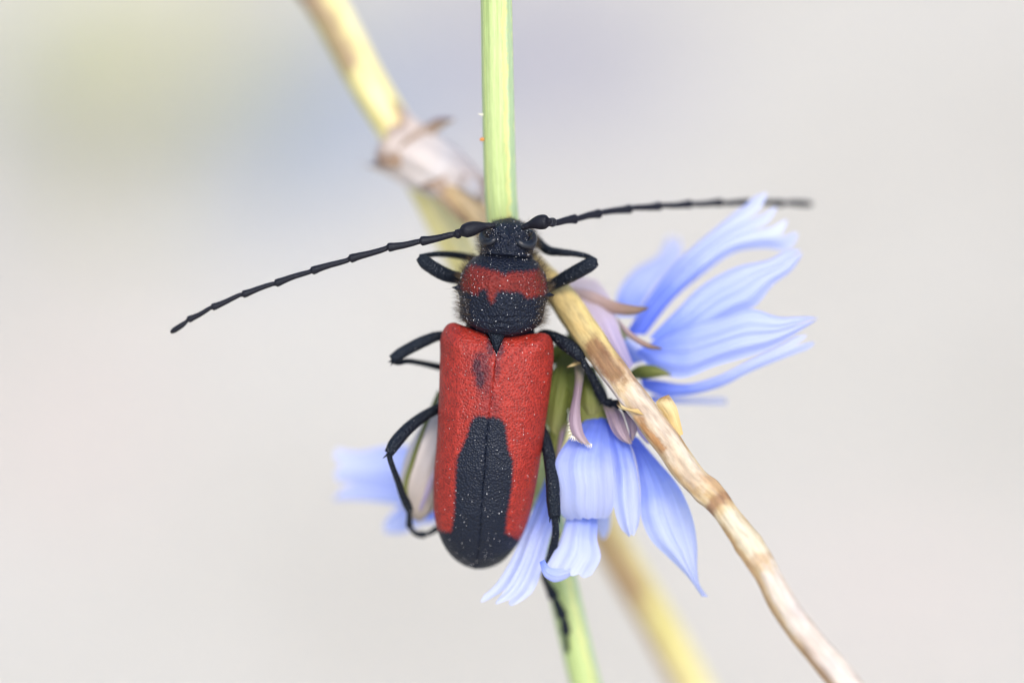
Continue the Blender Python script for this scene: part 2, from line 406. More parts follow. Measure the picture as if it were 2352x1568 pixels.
# carry the stalk on, below the frame, down to the soil
def world_tube(name, wpts, rad, mat, parent, n=60, seg=16, fn=None):
    wp = np.asarray([list(p) for p in wpts], float)
    s = spline(np.column_stack([wp, np.asarray(rad)[:, None]]), n, ts=np.concatenate([[0], np.cumsum(np.linalg.norm(np.diff(wp, axis=0), axis=1))]))
    W = s[:, :3]; rd = s[:, 3]
    T = np.gradient(W, axis=0); T /= np.linalg.norm(T, axis=1)[:, None]
    ref = -_W; Nn = np.cross(T, ref); Nn /= np.linalg.norm(Nn, axis=1)[:, None]; B = np.cross(Nn, T)
    L = np.concatenate([[0], np.cumsum(np.linalg.norm(np.diff(W, axis=0), axis=1))]) / MM
    th = np.linspace(0, 2 * np.pi, seg, endpoint=False)
    V = []; UV = []
    for i in range(n):
        k = np.ones(seg) if fn is None else fn(L[i], th, i / (n - 1))
        V.append(W[i] + (Nn[i] * np.cos(th)[:, None] + B[i] * np.sin(th)[:, None]) * (rd[i] * k)[:, None])
        UV.append(np.column_stack([th / (2 * np.pi), np.full(seg, L[i])]))
    F = [tuple(reversed(q)) for q in grid_faces(n, seg, True)]
    F.append(tuple(range(seg))); F.append(tuple(reversed(range((n - 1) * seg, n * seg))))
    return mesh_obj(name, np.concatenate(V), F, mat, parent, np.concatenate(UV))

wp = [P(*p[:3]) for p in main_path]; wr = [p[3] * PX * (DIST - p[2] * MM) / DIST * 0.92 for p in main_path]
last = wp[-1]
for t in (0.2, 0.5, 0.8, 1.0):
    q = last.lerp(foot_dry + Vector((0, 0, -0.004)), t); q.x += 0.004 * math.sin(t * 3.1); q.y += 0.006 * math.sin(t * 3.1)
    wp.append(q); wr.append(wr[-1] * 1.03)
am = lambda x, y: arc_at(wp, x, y)
M_drymain = stemmy('yellow_straw', [(0.3, (0.56, 0.50, 0.17)), (0.5, (0.70, 0.63, 0.29)), (0.7, (0.76, 0.72, 0.45))], (0.60, 0.8), (0.62, 0.48, 0.24), vscale=0.16, uscale=5,
    patch=[(am(700, -60), am(835, 165), 0.7, 0.15, 0.13, (0.25, 0.145, 0.12), 0.95), (am(760, 20), am(905, 290), 0.8, 0.03, 0.10, (0.40, 0.36, 0.08), 0.6),
           (am(1330, 1100), am(1470, 1370), 1.2, 0.19, 0.16, (0.34, 0.21, 0.12), 0.95), (am(1400, 1250), am(1700, 1800), 1.5, 0.06, 0.10, (0.46, 0.28, 0.12), 0.9),
           (am(900, 270), am(935, 335), 0.4, 0.40, 0.2, (0.75, 0.55, 0.30), 0.7)])
main_stem = world_tube('main_stem', wp, wr, M_drymain, dry, n=220, seg=20,
    fn=lambda L, th, t: 1 + 0.035 * np.sin(5 * th + 1.0) + 0.02 * np.sin(9 * th))

br = [(940, 345, -11.8, 34), (1020, 420, -10.6, 40), (1085, 486, -9.3, 36), (1190, 585, -6.6, 32), (1290, 683, -3.6, 33), (1336, 750, -2.3, 35), (1399, 838, -1.1, 32.5), (1465, 926, -.4, 33), (1531, 1013, .3, 33),
      (1585, 1089, 0.9, 31), (1653, 1157, 1.6, 28.5), (1664, 1172, 1.75, 27.5), (1742, 1284, 2.8, 30), (1752, 1300, 2.95, 29), (1802, 1392, 3.6, 30), (1941, 1568, 5.2, 33), (2080, 1745, 6.6, 33), (2170, 1850, 7.4, 26)]
def branch_fn(L, th, t):
    k = 1 + 0.04 * np.sin(4 * th + 0.25 * L) + 0.025 * np.sin(11 * th + 1.3 * np.sin(L)) + 0.02 * np.sin(3.1 * L + 2 * th)
    for c0 in (26.4, 29.8): k = k + 0.10 * np.exp(-((L - c0) / 0.35) ** 2)
    return k
ab = lambda x, y: arc_at([P(*b[:3]) for b in br], x, y)
M_drybranch = stemmy('withered_bark', [(0.30, (0.36, 0.22, 0.09)), (0.43, (0.52, 0.37, 0.18)), (0.56, (0.60, 0.48, 0.30)), (0.75, (0.62, 0.56, 0.46))], (0.52, 0.66), (0.34, 0.18, 0.07), vscale=0.3, uscale=7, rough=0.65, fibre=0.38,
    patch=[(ab(1180, 570), ab(1380, 815), 0.8, 0.25, 0.0, (0.46, 0.36, 0.13), 0.75), (ab(940, 345), ab(1180, 570), 0.8, 0.3, 0.0, (0.64, 0.46, 0.24), 0.8), (ab(1240, 640), ab(1400, 838), 0.5, 0.40, 0.07, (0.64, 0.50, 0.20), 0.85),
           (ab(1366, 790), ab(1424, 885), 0.30, 0.23, 0.11, (0.19, 0.085, 0.035), 0.95), (ab(1400, 840), ab(1470, 930), 0.5, 0.40, 0.05, (0.28, 0.15, 0.08), 0.8),
           (ab(1425, 890), ab(1620, 1130), 0.9, 0.28, 0.13, (0.60, 0.53, 0.45), 0.75), (ab(1395, 850), ab(1470, 950), 0.6, 0.06, 0.05, (0.66, 0.60, 0.55), 0.9), (ab(1486, 955), ab(1545, 1035), 0.4, 0.15, 0.05, (0.33, 0.15, 0.04), 0.95),
           (ab(1600, 1100), ab(1655, 1160), 0.4, 0.42, 0.12, (0.45, 0.27, 0.13), 0.8), (ab(1644, 1146), ab(1660, 1166), 0.16, 0.25, 0.0, (0.27, 0.13, 0.065), 0.85),
           (ab(1668, 1180), ab(1745, 1290), 0.3, 0.30, 0.15, (0.66, 0.60, 0.46), 0.9), (ab(1738, 1280), ab(1752, 1300), 0.2, 0.25, 0.0, (0.42, 0.28, 0.18), 0.6),
           (ab(1756, 1310), ab(2150, 1830), 0.5, 0.32, 0.17, (0.62, 0.57, 0.54), 0.9), (ab(1680, 1200), ab(2150, 1830), 0.5, 0.05, 0.07, (0.42, 0.24, 0.10), 0.7)])
V, F, UV = tube_arrays([b[:3] for b in br], [b[3] for b in br], n=240, seg=36, fn=branch_fn)
branch = mesh_obj('side_branch', V, F, M_drybranch, dry, UV)
branch['label'] = 'bleached brown withered side branch crossing in front of the blue flowers'

# ---- generic thin blade between two edge curves
def blade(name, L, Rr, z, mat, parent, n=28, m=15, cup=0.0, pleat=0.0, npl=3, teeth=0, depth=0.0, curl=0.0, roll=0.0, twist=0.0, wob=0.0, tipround=0.0, seed=0):
    """L, Rr: edge polylines (px) base->tip; z: depths (mm) base->tip at the midline"""
    rs = np.random.default_rng(seed + 100)
    Ls = spline(L, 90); Rs = spline(Rr, 90)
    zs = np.interp(np.linspace(0, 1, 90), np.linspace(0, 1, len(z)), z)
    zs = spline(np.column_stack([np.linspace(0, 100, len(z)), np.zeros(len(z)), z]), 90)[:, 2] if len(z) > 2 else zs
    u = np.linspace(0, 1, m); v = np.linspace(0, 1, n)
    ph = rs.uniform(0, 6)
    V = np.zeros((n, m, 3)); UV = np.zeros((n, m, 2))
    tooth = np.zeros(m)
    if teeth:
        frac = np.abs(((u * teeth) % 1.0) - 0.5) * 2          # 1 at notches, 0 at the tips
        tooth = depth * frac ** 1.6 * (1 + 0.5 * np.sin(7 * u + ph))
    tooth = tooth + tipround * (2 * u - 1) ** 2
    for i, vv in enumerate(v):
        ve = vv * (1 - tooth * vv ** 6)
        idx = ve * 89
        lx = np.interp(idx, np.arange(90), Ls[:, 0]); ly = np.interp(idx, np.arange(90), Ls[:, 1])
        rx = np.interp(idx, np.arange(90), Rs[:, 0]); ry = np.interp(idx, np.arange(90), Rs[:, 1])
        zz = np.interp(idx, np.arange(90), zs)
        V[i, :, 0] = lx * (1 - u) + rx * u; V[i, :, 1] = ly * (1 - u) + ry * u
        prof = np.sin(np.pi * np.clip(0.12 + 0.88 * ve, 0, 1) * 0.75)
        V[i, :, 2] = (zz + cup * (1 - (2 * u - 1) ** 2) * prof + pleat * np.cos(2 * np.pi * npl * u + ph) * prof
                      + twist * (2 * u - 1) * ve + curl * ve ** 5 + wob * np.sin(5 * ve + 3 * u + ph) * ve)
        UV[i, :, 0] = u; UV[i, :, 1] = ve
    return mesh_obj(name, PA(V.reshape(-1, 3)), [tuple(reversed(q)) for q in grid_faces(n, m)], mat, parent, UV.reshape(-1, 2))

# papery sheath round the node: two overlapping scales with ragged, pointed rims, lapping stem and branch
def sheath(name, parent):
    n, m = 30, 72
    a0 = np.array([896., 322., -12.2]); a1 = np.array([1108., 452., -9.8])
    th = np.linspace(0, 2 * np.pi, m, endpoint=False)
    ax = np.array([0.85, 0.53]); pr = np.array([0.53, -0.85])
    V = []; UV = []
    rim = -16 + 26 * np.cos(th) ** 2 - 62 * np.exp(-((th - 0.12) / 0.30) ** 2) - 62 * np.exp(-((th - 6.40) / 0.3) ** 2) - 44 * np.exp(-((th - 3.14) / 0.30) ** 2) + 5 * np.sin(9 * th) + 3 * np.sin(17 * th)
    for i in range(n):
        t = i / (n - 1)
        c = a0 * (1 - t) + a1 * t
        w = np.interp(t, [0, .12, .3, .6, .85, 1], [66, 64, 66, 60, 48, 42]); dz = np.interp(t, [0, .3, 1], [1.35, 1.5, 0.95])
        sh = rim * max(0, 1 - t / 0.45) + (12 * np.sin(5 * th + 1) + 7 * np.sin(11 * th)) * max(0, (t - 0.7) / 0.3)
        k = 1 + 0.05 * np.sin(4 * th + 5 * t) + 0.03 * np.sin(9 * th - 4 * t) + (0.22 * max(0, 0.25 - t) * 4) * (np.abs(np.cos(th)) ** 6)
        q = np.zeros((m, 3))
        q[:, :2] = c[:2] + np.outer(w * k * np.cos(th), pr) + np.outer(sh, ax)
        q[:, 2] = c[2] + dz * k * np.sin(th)
        V.append(q); UV.append(np.column_stack([th / (2 * np.pi), np.full(m, t)]))
    o = mesh_obj(name, PA(np.concatenate(V)), grid_faces(n, m, True), M_sheath, parent, np.concatenate(UV))
    o['label'] = 'pale papery sheath with ragged brown rim'
    return o
sheath('node_sheath', dry)
M_scale = leafy('brown_papery_scale', [(0.0, (0.58, 0.46, 0.38)), (0.5, (0.42, 0.29, 0.20)), (1.0, (0.24, 0.15, 0.10))], vein=6, vein_amt=0.35, trans=0.25, mott=0.5, mott_scale=900)
shp = [o for o in dry.children if o.name == 'node_sheath'][0]
blade('scale_leaf', e7([(620, 420), (740, 300), (900, 200), (1085, 195)]), e7([(760, 470), (880, 360), (960, 290), (1088, 215)]), [-11.4, -11.0, -10.8, -10.6], M_scale, shp, n=20, m=11, cup=0.3, wob=0.2, seed=61)
blade('scale_leaf', e7([(640, 420), (480, 520), (380, 590), (258, 570)]), e7([(700, 640), (540, 700), (400, 700), (262, 600)]), [-10.7, -10.5, -10.6, -10.9], M_scale, shp, n=20, m=11, cup=0.3, wob=0.2, seed=62)
blade('scale_leaf', e7([(760, 250), (680, 330), (560, 420), (440, 560)]), e7([(820, 300), (720, 400), (600, 480), (480, 600)]), [-10.9, -10.6, -10.5, -10.6], M_scale, shp, n=20, m=9, cup=0.2, seed=63)
blade('scale_leaf', e7([(1000, 780), (860, 840), (720, 890)]), e7([(1010, 960), (900, 950), (730, 930)]), [-9.4, -9.6, -10.2], M_scale, shp, n=16, m=9, cup=0.2, seed=64)
blade('scale_leaf', e7([(1180, 760), (1300, 820), (1420, 960)]), e7([(1120, 880), (1240, 980), (1380, 1080)]), [-8.9, -8.5, -8.0], M_sheath, shp, n=16, m=11, cup=0.3, wob=0.2, seed=65)
blade('scale_leaf', e7([(830, 900), (980, 1060), (1190, 1290)]), e7([(890, 900), (1060, 1080), (1240, 1270)]), [-9.4, -8.8, -7.9], M_scale, shp, n=20, m=7, cup=0.1, seed=66)
# torn pieces on the branch
M_flap = leafy('torn_bark', [(0.0, (0.70, 0.50, 0.20)), (0.5, (0.74, 0.56, 0.26)), (0.8, (0.80, 0.66, 0.36)), (1.0, (0.45, 0.26, 0.09))], vein=5, vein_amt=0.35, trans=0.2, mott=0.6, mott_scale=1500)
blade('bark_scale', e4([(1760, 1330), (1640, 1060), (1545, 890), (1600, 850)]), e4([(1860, 1280), (1815, 1080), (1780, 950), (1690, 815)]), [0.3, 0.1, -0.3, -0.8], M_flap, branch, n=14, m=9, cup=0.25, wob=0.15, seed=3)
blade('bark_scale', e4([(1400, 1060), (1240, 1020), (1130, 985), (1065, 935)]), e4([(1330, 985), (1220, 975), (1140, 935), (1095, 880)]), [0.55, 0.45, 0.3, 0.5], M_flap, branch, n=18, m=7, cup=0.15, teeth=3, depth=0.25, seed=4)

# ------------------------------------------------------------------ chicory plant
foot_green = Vector((0.010, 0.012, 0.0))
plant = thing('chicory_plant', foot_green, 'green chicory stem with pale blue flower heads, gripped by the beetle', 'flowering plant')
M_stem = stemmy('chicory_stem', [(0.3, (0.29, 0.41, 0.13)), (0.5, (0.43, 0.54, 0.22)), (0.68, (0.54, 0.62, 0.33))], (0.56, 0.66), (0.60, 0.58, 0.25), vscale=0.035, uscale=15,
    patch=[(-5, 400, 0.5, 0.405, 0.045, (0.34, 0.48, 0.30), 0.85), (-5, 400, 0.5, 0.326, 0.020, (0.62, 0.56, 0.22), 0.6)])
st = [(1110, -900, 4, 20), (1122, -620, 2.2, 30), (1132, -300, 0.5, 34), (1140.5, 0, -0.9, 35.5), (1145, 247, -1.9, 36.5), (1154, 494, -3.3, 36.5), (1172, 640, -4.7, 37), (1195, 800, -5.5, 37), (1225, 1000, -6.2, 37),
      (1262, 1200, -6.9, 36), (1293, 1346, -7.6, 35.5), (1322, 1472, -8.6, 35), (1345, 1568, -9.6, 35), (1390, 1750, -12, 36)]
wp = [P(*p[:3]) for p in st]; wr = [p[3] * PX * (DIST - p[2] * MM) / DIST for p in st]
last = wp[-1]
for t in (0.15, 0.4, 0.7, 1.0):
    q = last.lerp(foot_green + Vector((0, 0, -0.004)), t); q.x += 0.003 * math.sin(t * 3.1); q.y += 0.004 * math.sin(t * 3.1)
    wp.append(q); wr.append(wr[-1] * 1.05)
stem = world_tube('stem', wp, wr, M_stem, plant, n=240, seg=48, fn=lambda L, th, t: 1 + 0.022 * np.cos(11 * th) + 0.012 * np.cos(23 * th + 1))
M_speck, nt, nd, lk, bs = new_mat('orange_speck'); bs.inputs['Base Color'].default_value = (0.55, 0.20, 0.03, 1); bs.inputs['Roughness'].default_value = 0.4
M_thorn, nt, nd, lk, bs = new_mat('pale_bristle'); bs.inputs['Base Color'].default_value = (0.75, 0.72, 0.60, 1); bs.inputs['Roughness'].default_value = 0.5
V, F, UV = tube_arrays([(1112, 320, -1.9), (1106, 320.5, -1.9), (1101.5, 322, -1.9)], [3.6, 4.2, 1.6], n=10, seg=10); mesh_obj('gland', V, F, M_speck, stem, UV)
V, F, UV = tube_arrays([(1111, 264, -1.9), (1104, 263, -1.9), (1098, 261, -1.8)], [3.4, 1.8, 0.4], n=10, seg=8); mesh_obj('bristle', V, F, M_thorn, stem, UV)

def involucre(name, path, radii, mat, n=36, seg=28, ribs=9, amp=0.07):
    V, F, UV = tube_arrays(path, radii, n=n, seg=seg, fn=lambda L, th, t: 1 + amp * np.abs(np.sin(ribs * th / 2)))
    UV[:, 1] /= max(UV[:, 1].max(), 1e-6)
    return mesh_obj(name, V, F, mat, plant, UV)

# flower that hangs downwards, right of the beetle's abdomen
fA = involucre('flower_head', [(1252, 905, -5.3), (1290, 868, -4.8), (1325, 880, -4.2), (1352, 930, -3.8), (1366, 985, -3.7), (1370, 1010, -3.7)], [8, 30, 44, 46, 40, 24], M_invol)
fA['label'] = 'blue flower head hanging beside the abdomen'
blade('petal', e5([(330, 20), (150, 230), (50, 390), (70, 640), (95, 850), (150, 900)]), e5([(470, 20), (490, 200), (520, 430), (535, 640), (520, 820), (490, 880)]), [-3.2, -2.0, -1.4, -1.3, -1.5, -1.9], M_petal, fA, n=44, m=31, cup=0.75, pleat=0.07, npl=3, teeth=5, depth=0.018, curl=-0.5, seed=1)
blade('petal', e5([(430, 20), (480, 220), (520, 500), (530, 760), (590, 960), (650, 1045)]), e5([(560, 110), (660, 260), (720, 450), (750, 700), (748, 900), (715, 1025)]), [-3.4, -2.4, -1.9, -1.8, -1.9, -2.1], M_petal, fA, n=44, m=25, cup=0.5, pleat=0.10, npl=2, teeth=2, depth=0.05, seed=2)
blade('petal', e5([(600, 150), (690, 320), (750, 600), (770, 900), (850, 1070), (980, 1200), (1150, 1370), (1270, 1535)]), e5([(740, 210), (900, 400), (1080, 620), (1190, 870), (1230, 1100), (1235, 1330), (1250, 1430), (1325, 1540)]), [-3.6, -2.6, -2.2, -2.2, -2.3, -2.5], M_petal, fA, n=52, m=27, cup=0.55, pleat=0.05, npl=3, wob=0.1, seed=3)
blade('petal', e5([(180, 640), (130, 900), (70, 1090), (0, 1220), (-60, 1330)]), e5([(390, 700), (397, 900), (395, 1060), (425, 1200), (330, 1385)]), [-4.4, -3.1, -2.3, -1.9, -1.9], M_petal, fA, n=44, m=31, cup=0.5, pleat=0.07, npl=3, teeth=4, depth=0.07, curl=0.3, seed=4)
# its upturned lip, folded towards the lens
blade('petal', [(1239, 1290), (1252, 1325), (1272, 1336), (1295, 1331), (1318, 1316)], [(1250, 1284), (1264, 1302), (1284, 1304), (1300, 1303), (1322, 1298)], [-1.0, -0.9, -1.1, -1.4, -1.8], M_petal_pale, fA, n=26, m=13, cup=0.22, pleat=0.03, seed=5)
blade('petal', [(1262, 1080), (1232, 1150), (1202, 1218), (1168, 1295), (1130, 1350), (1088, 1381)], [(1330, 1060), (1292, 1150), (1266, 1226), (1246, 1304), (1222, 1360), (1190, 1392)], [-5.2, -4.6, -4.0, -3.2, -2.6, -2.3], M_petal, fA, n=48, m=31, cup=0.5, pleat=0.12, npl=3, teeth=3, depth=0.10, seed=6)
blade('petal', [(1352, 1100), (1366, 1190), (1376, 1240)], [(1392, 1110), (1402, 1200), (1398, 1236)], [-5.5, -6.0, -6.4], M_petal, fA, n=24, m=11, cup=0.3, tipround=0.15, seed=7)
# bracts of that flower
bS = blade('bract', e4([(560, 380), (590, 600), (570, 800), (530, 1000), (520, 1180), (590, 1330), (660, 1400)]), e4([(690, 380), (690, 600), (665, 800), (650, 1000), (665, 1150), (700, 1290), (790, 1420)]), [-3.4, -2.5, -1.9, -1.4, -0.9, -0.7, -0.5], M_bract, fA, n=40, m=13, cup=0.35, teeth=4, depth=0.06, seed=11)
bS['label'] = 'mauve strap-shaped bract with a fringed white tip'
fr = Builder()
for k in range(13):
    t = k / 12
    a = np.array(e4([(545 + 235 * t, 1310 + 100 * t)])[0]); ln = random.uniform(5, 10)
    b = a + np.array([-3 + 5 * t + random.uniform(-1.5, 1.5), ln])
    V, F, UV = tube_arrays([(a[0], a[1] - 3, -0.62), (a[0], a[1], -0.6), (b[0], b[1], -0.45)], [2.0, 1.7, 0.35], n=6, seg=6)
    fr.add(V, F, UV)
for k in range(5):
    a = np.array(e4([(530 + random.uniform(-6, 14), 1150 + 38 * k)])[0])
    V, F, UV = tube_arrays([(a[0] + 4, a[1], -0.8), (a[0] - 1, a[1] + 1, -0.75), (a[0] - 6, a[1] + 3, -0.7)], [1.6, 1.3, 0.3], n=6, seg=6); fr.add(V, F, UV)
fo = fr.build('fringe', M_thorn, fA); fo['kind'] = 'stuff'
blade('bract', e4([(880, 840), (950, 1040), (1030, 1250), (1120, 1350), (1210, 1395)]), e4([(1040, 880), (1160, 1080), (1200, 1210), (1240, 1320), (1262, 1395)]), [-3.0, -2.2, -1.8, -1.7, -1.7], M_bract, fA, n=30, m=13, cup=0.4, pleat=0.06, seed=12)
blade('bract', e4([(1080, 880), (1170, 1080), (1220, 1230), (1250, 1350)]), e4([(1230, 980), (1320, 1150), (1310, 1260), (1270, 1360)]), [-2.8, -2.0, -1.8, -1.8], M_bract, fA, n=26, m=11, cup=0.35, seed=13)
blade('bract', e4([(1200, 1000), (1280, 1180), (1350, 1300), (1400, 1360)]), e4([(1380, 1120), (1500, 1300), (1500, 1360), (1450, 1400)]), [-2.4, -1.9, -2.0, -2.2], M_bract_white, fA, n=24, m=11, cup=0.3, seed=14)
blade('bract', e4([(440, 330), (300, 600), (250, 900), (240, 1150)]), e4([(640, 330), (560, 600), (520, 900), (420, 1380)]), [-4.6, -3.7, -3.4, -3.6], M_bract_green, fA, n=28, m=13, cup=0.5, pleat=0.05, seed=15)
blade('bract', e4([(640, 480), (650, 700), (640, 900), (690, 1060)]), e4([(820, 480), (880, 700), (920, 900), (900, 1060)]), [-4.0, -3.1, -2.9, -3.0], M_bract_green, fA, n=28, m=13, cup=0.5, pleat=0.05, seed=16)
blade('bract', e4([(390, 960), (300, 1150), (280, 1350), (300, 1560)]), e4([(520, 1020), (500, 1200), (450, 1400), (370, 1567)]), [-4.2, -3.7, -3.6, -3.8], M_bract_green, fA, n=24, m=11, cup=0.35, seed=17)
blade('bract', e4([(490, 1120), (420, 1230), (385, 1400), (365, 1560)]), e4([(530, 1150), (480, 1250), (440, 1400), (400, 1567)]), [-3.6, -3.2, -3.1, -3.2], M_bract, fA, n=20, m=7, cup=0.15, seed=18)
blade('bract', e4([(640, 420), (560, 450), (490, 492)]), e4([(650, 450), (580, 480), (490, 498)]), [-2.2, -2.0, -1.9], M_flap, fA, n=14, m=7, cup=0.1, seed=19)

# flower that opens to the right, behind the withered branch
fB = involucre('flower_head', [(1250, 830, -5.6), (1310, 800, -5.4), (1345, 785, -5.4), (1385, 778, -5.5), (1425, 780, -5.6), (1440, 780, -5.7)], [14, 30, 38, 38, 26, 10], M_invol)
fB['label'] = 'blue flower head opening away from the beetle behind the withered branch'
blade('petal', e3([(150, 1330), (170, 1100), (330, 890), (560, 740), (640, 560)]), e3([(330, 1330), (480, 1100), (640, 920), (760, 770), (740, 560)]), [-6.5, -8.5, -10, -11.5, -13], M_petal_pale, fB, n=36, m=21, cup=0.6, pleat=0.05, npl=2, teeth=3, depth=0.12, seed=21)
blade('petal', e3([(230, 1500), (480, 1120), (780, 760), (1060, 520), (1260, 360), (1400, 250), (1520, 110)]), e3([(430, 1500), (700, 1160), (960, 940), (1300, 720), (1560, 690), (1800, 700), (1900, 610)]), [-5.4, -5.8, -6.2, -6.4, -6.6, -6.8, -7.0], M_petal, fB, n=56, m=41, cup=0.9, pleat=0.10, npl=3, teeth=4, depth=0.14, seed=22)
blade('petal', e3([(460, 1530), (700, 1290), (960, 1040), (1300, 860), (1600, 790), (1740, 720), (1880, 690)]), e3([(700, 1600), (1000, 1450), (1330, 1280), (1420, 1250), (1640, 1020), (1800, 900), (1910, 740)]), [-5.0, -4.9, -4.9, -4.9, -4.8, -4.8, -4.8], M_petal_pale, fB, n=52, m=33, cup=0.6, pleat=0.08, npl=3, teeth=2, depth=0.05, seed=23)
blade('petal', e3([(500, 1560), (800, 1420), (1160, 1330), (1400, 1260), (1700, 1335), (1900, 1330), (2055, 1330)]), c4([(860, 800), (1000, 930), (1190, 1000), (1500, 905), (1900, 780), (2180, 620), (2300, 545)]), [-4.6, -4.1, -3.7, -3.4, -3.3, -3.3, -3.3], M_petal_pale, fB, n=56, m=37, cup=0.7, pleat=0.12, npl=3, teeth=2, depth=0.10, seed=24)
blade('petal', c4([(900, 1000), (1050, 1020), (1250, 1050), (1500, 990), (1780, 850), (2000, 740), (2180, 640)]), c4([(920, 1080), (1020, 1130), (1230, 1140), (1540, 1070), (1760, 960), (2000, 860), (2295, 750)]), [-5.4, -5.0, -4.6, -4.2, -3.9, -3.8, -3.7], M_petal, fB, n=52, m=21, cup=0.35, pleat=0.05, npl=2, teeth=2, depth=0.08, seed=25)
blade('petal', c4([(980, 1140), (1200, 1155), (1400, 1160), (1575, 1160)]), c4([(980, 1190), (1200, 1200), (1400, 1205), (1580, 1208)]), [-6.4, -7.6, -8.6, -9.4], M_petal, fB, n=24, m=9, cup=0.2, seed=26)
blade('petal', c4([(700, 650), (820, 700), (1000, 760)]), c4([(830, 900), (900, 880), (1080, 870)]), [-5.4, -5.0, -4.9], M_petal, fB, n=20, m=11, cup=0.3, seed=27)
# its papery bracts
blade('bract', c4([(180, 180), (330, 360), (480, 600), (650, 840), (790, 960)]), c4([(560, 230), (660, 360), (710, 530), (780, 720), (850, 900)]), [-6.2, -4.6, -3.6, -3.3, -3.4], M_bract_white, fB, n=34, m=17, cup=0.4, pleat=0.08, npl=2, seed=31)
blade('bract', c4([(370, 290), (520, 320), (700, 400), (900, 440), (965, 448)]), c4([(380, 370), (500, 430), (700, 500), (880, 500), (960, 465)]), [-4.6, -4.2, -3.8, -3.4, -3.3], M_bract_brown, fB, n=26, m=11, cup=0.25, seed=32)
blade('bract', c4([(712, 520), (800, 610), (900, 690), (1000, 740), (1075, 765)]), c4([(730, 570), (790, 660), (880, 730), (980, 775), (1070, 780)]), [-3.9, -3.3, -3.1, -3.2, -3.4], M_bract_brown, fB, n=24, m=9, cup=0.2, seed=33)
blade('bract', c4([(800, 960), (900, 905), (1020, 905), (1100, 940), (1150, 975)]), c4([(860, 1010), (930, 1010), (1010, 1000), (1090, 985), (1148, 982)]), [-4.6, -4.0, -3.8, -3.8, -4.0], M_bract_green, fB, n=24, m=9, cup=0.3, seed=34)
blade('bract', c4([(120, 150), (260, 170), (420, 200), (560, 260)]), c4([(200, 260), (330, 330), (480, 370), (620, 400)]), [-6.8, -6.6, -6.4, -6.2], M_bract_white, fB, n=20, m=11, cup=0.3, seed=35)

# flower behind, left of the abdomen
fC = involucre('flower_head', [(1190, 1010, -7.6), (1110, 1020, -8.6), (1040, 1050, -9.2), (990, 1080, -9.6), (970, 1090, -9.8)], [14, 30, 40, 34, 16], M_invol)
fC['label'] = 'blurred blue flower head behind the abdomen, facing away from the branch'
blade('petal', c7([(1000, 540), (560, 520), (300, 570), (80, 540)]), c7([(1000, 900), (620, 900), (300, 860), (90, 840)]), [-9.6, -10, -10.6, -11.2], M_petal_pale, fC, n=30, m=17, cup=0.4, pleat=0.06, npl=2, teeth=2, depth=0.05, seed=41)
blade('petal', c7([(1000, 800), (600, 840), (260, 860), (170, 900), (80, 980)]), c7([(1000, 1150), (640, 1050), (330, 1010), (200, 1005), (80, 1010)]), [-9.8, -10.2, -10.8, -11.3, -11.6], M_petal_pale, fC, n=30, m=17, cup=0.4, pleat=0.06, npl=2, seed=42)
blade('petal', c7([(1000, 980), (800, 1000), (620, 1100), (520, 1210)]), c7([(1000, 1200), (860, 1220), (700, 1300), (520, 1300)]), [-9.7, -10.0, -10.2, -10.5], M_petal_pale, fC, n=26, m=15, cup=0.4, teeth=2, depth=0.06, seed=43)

# closed papery bud beside the abdomen
bud = involucre('flower_bud', [(1090, 850, -5.2), (1058, 900, -5.0), (1018, 985, -4.9), (985, 1075, -5.0), (966, 1140, -5.2), (962, 1178, -5.3), (964, 1194, -5.4)], [10, 26, 48, 58, 46, 26, 7], M_bud, n=44, seg=36, ribs=10, amp=0.08)
bud['label'] = 'pale papery flower bud with olive edges against the abdomen'
blade('bract', c7([(1010, 20), (860, 380), (760, 660), (700, 900), (740, 1040)]), c7([(1045, 50), (895, 390), (800, 680), (750, 910), (775, 1050)]), [-4.6, -3.9, -3.8, -4.1, -4.6], M_bract_green, bud, n=26, m=9, cup=0.2, seed=51)
blade('bract', c7([(1000, 600), (900, 850), (830, 1060)]), c7([(1060, 640), (960, 900), (860, 1110)]), [-3.8, -3.9, -4.5], M_bract_white, bud, n=22, m=9, cup=0.15, seed=52)

# ------------------------------------------------------------------ longhorn beetle
beetle = thing('longhorn_beetle', P(1140, 850, -4.2), 'red and black longhorn beetle clinging head up to the green stem', 'beetle')

def poly_mask(px, py, poly, soft):
    """1 inside the outline, 0 outside, soft edge in px"""
    poly = np.asarray(poly, float); n = len(poly)
    inside = np.zeros(px.shape, bool); dmin = np.full(px.shape, 1e9)
    for i in range(n):
        x0, y0 = poly[i]; x1, y1 = poly[(i + 1) % n]
        cond = ((y0 > py) != (y1 > py))
        xi = (x1 - x0) * (py - y0) / (y1 - y0 + 1e-12) + x0
        inside ^= cond & (px < xi)
        dx, dy = x1 - x0, y1 - y0
        t = np.clip(((px - x0) * dx + (py - y0) * dy) / (dx * dx + dy * dy + 1e-9), 0, 1)
        dmin = np.minimum(dmin, np.hypot(px - x0 - t * dx, py - y0 - t * dy))
    sd = np.where(inside, dmin, -dmin)
    return np.clip(sd / soft * 0.5 + 0.5, 0, 1)

def jitter(px, py, a=2.0):
    return (px + a * np.sin(py * 0.55 + 1.7 * np.sin(px * 0.31)) , py + a * np.sin(px * 0.6 + 1.3 * np.sin(py * 0.37)))

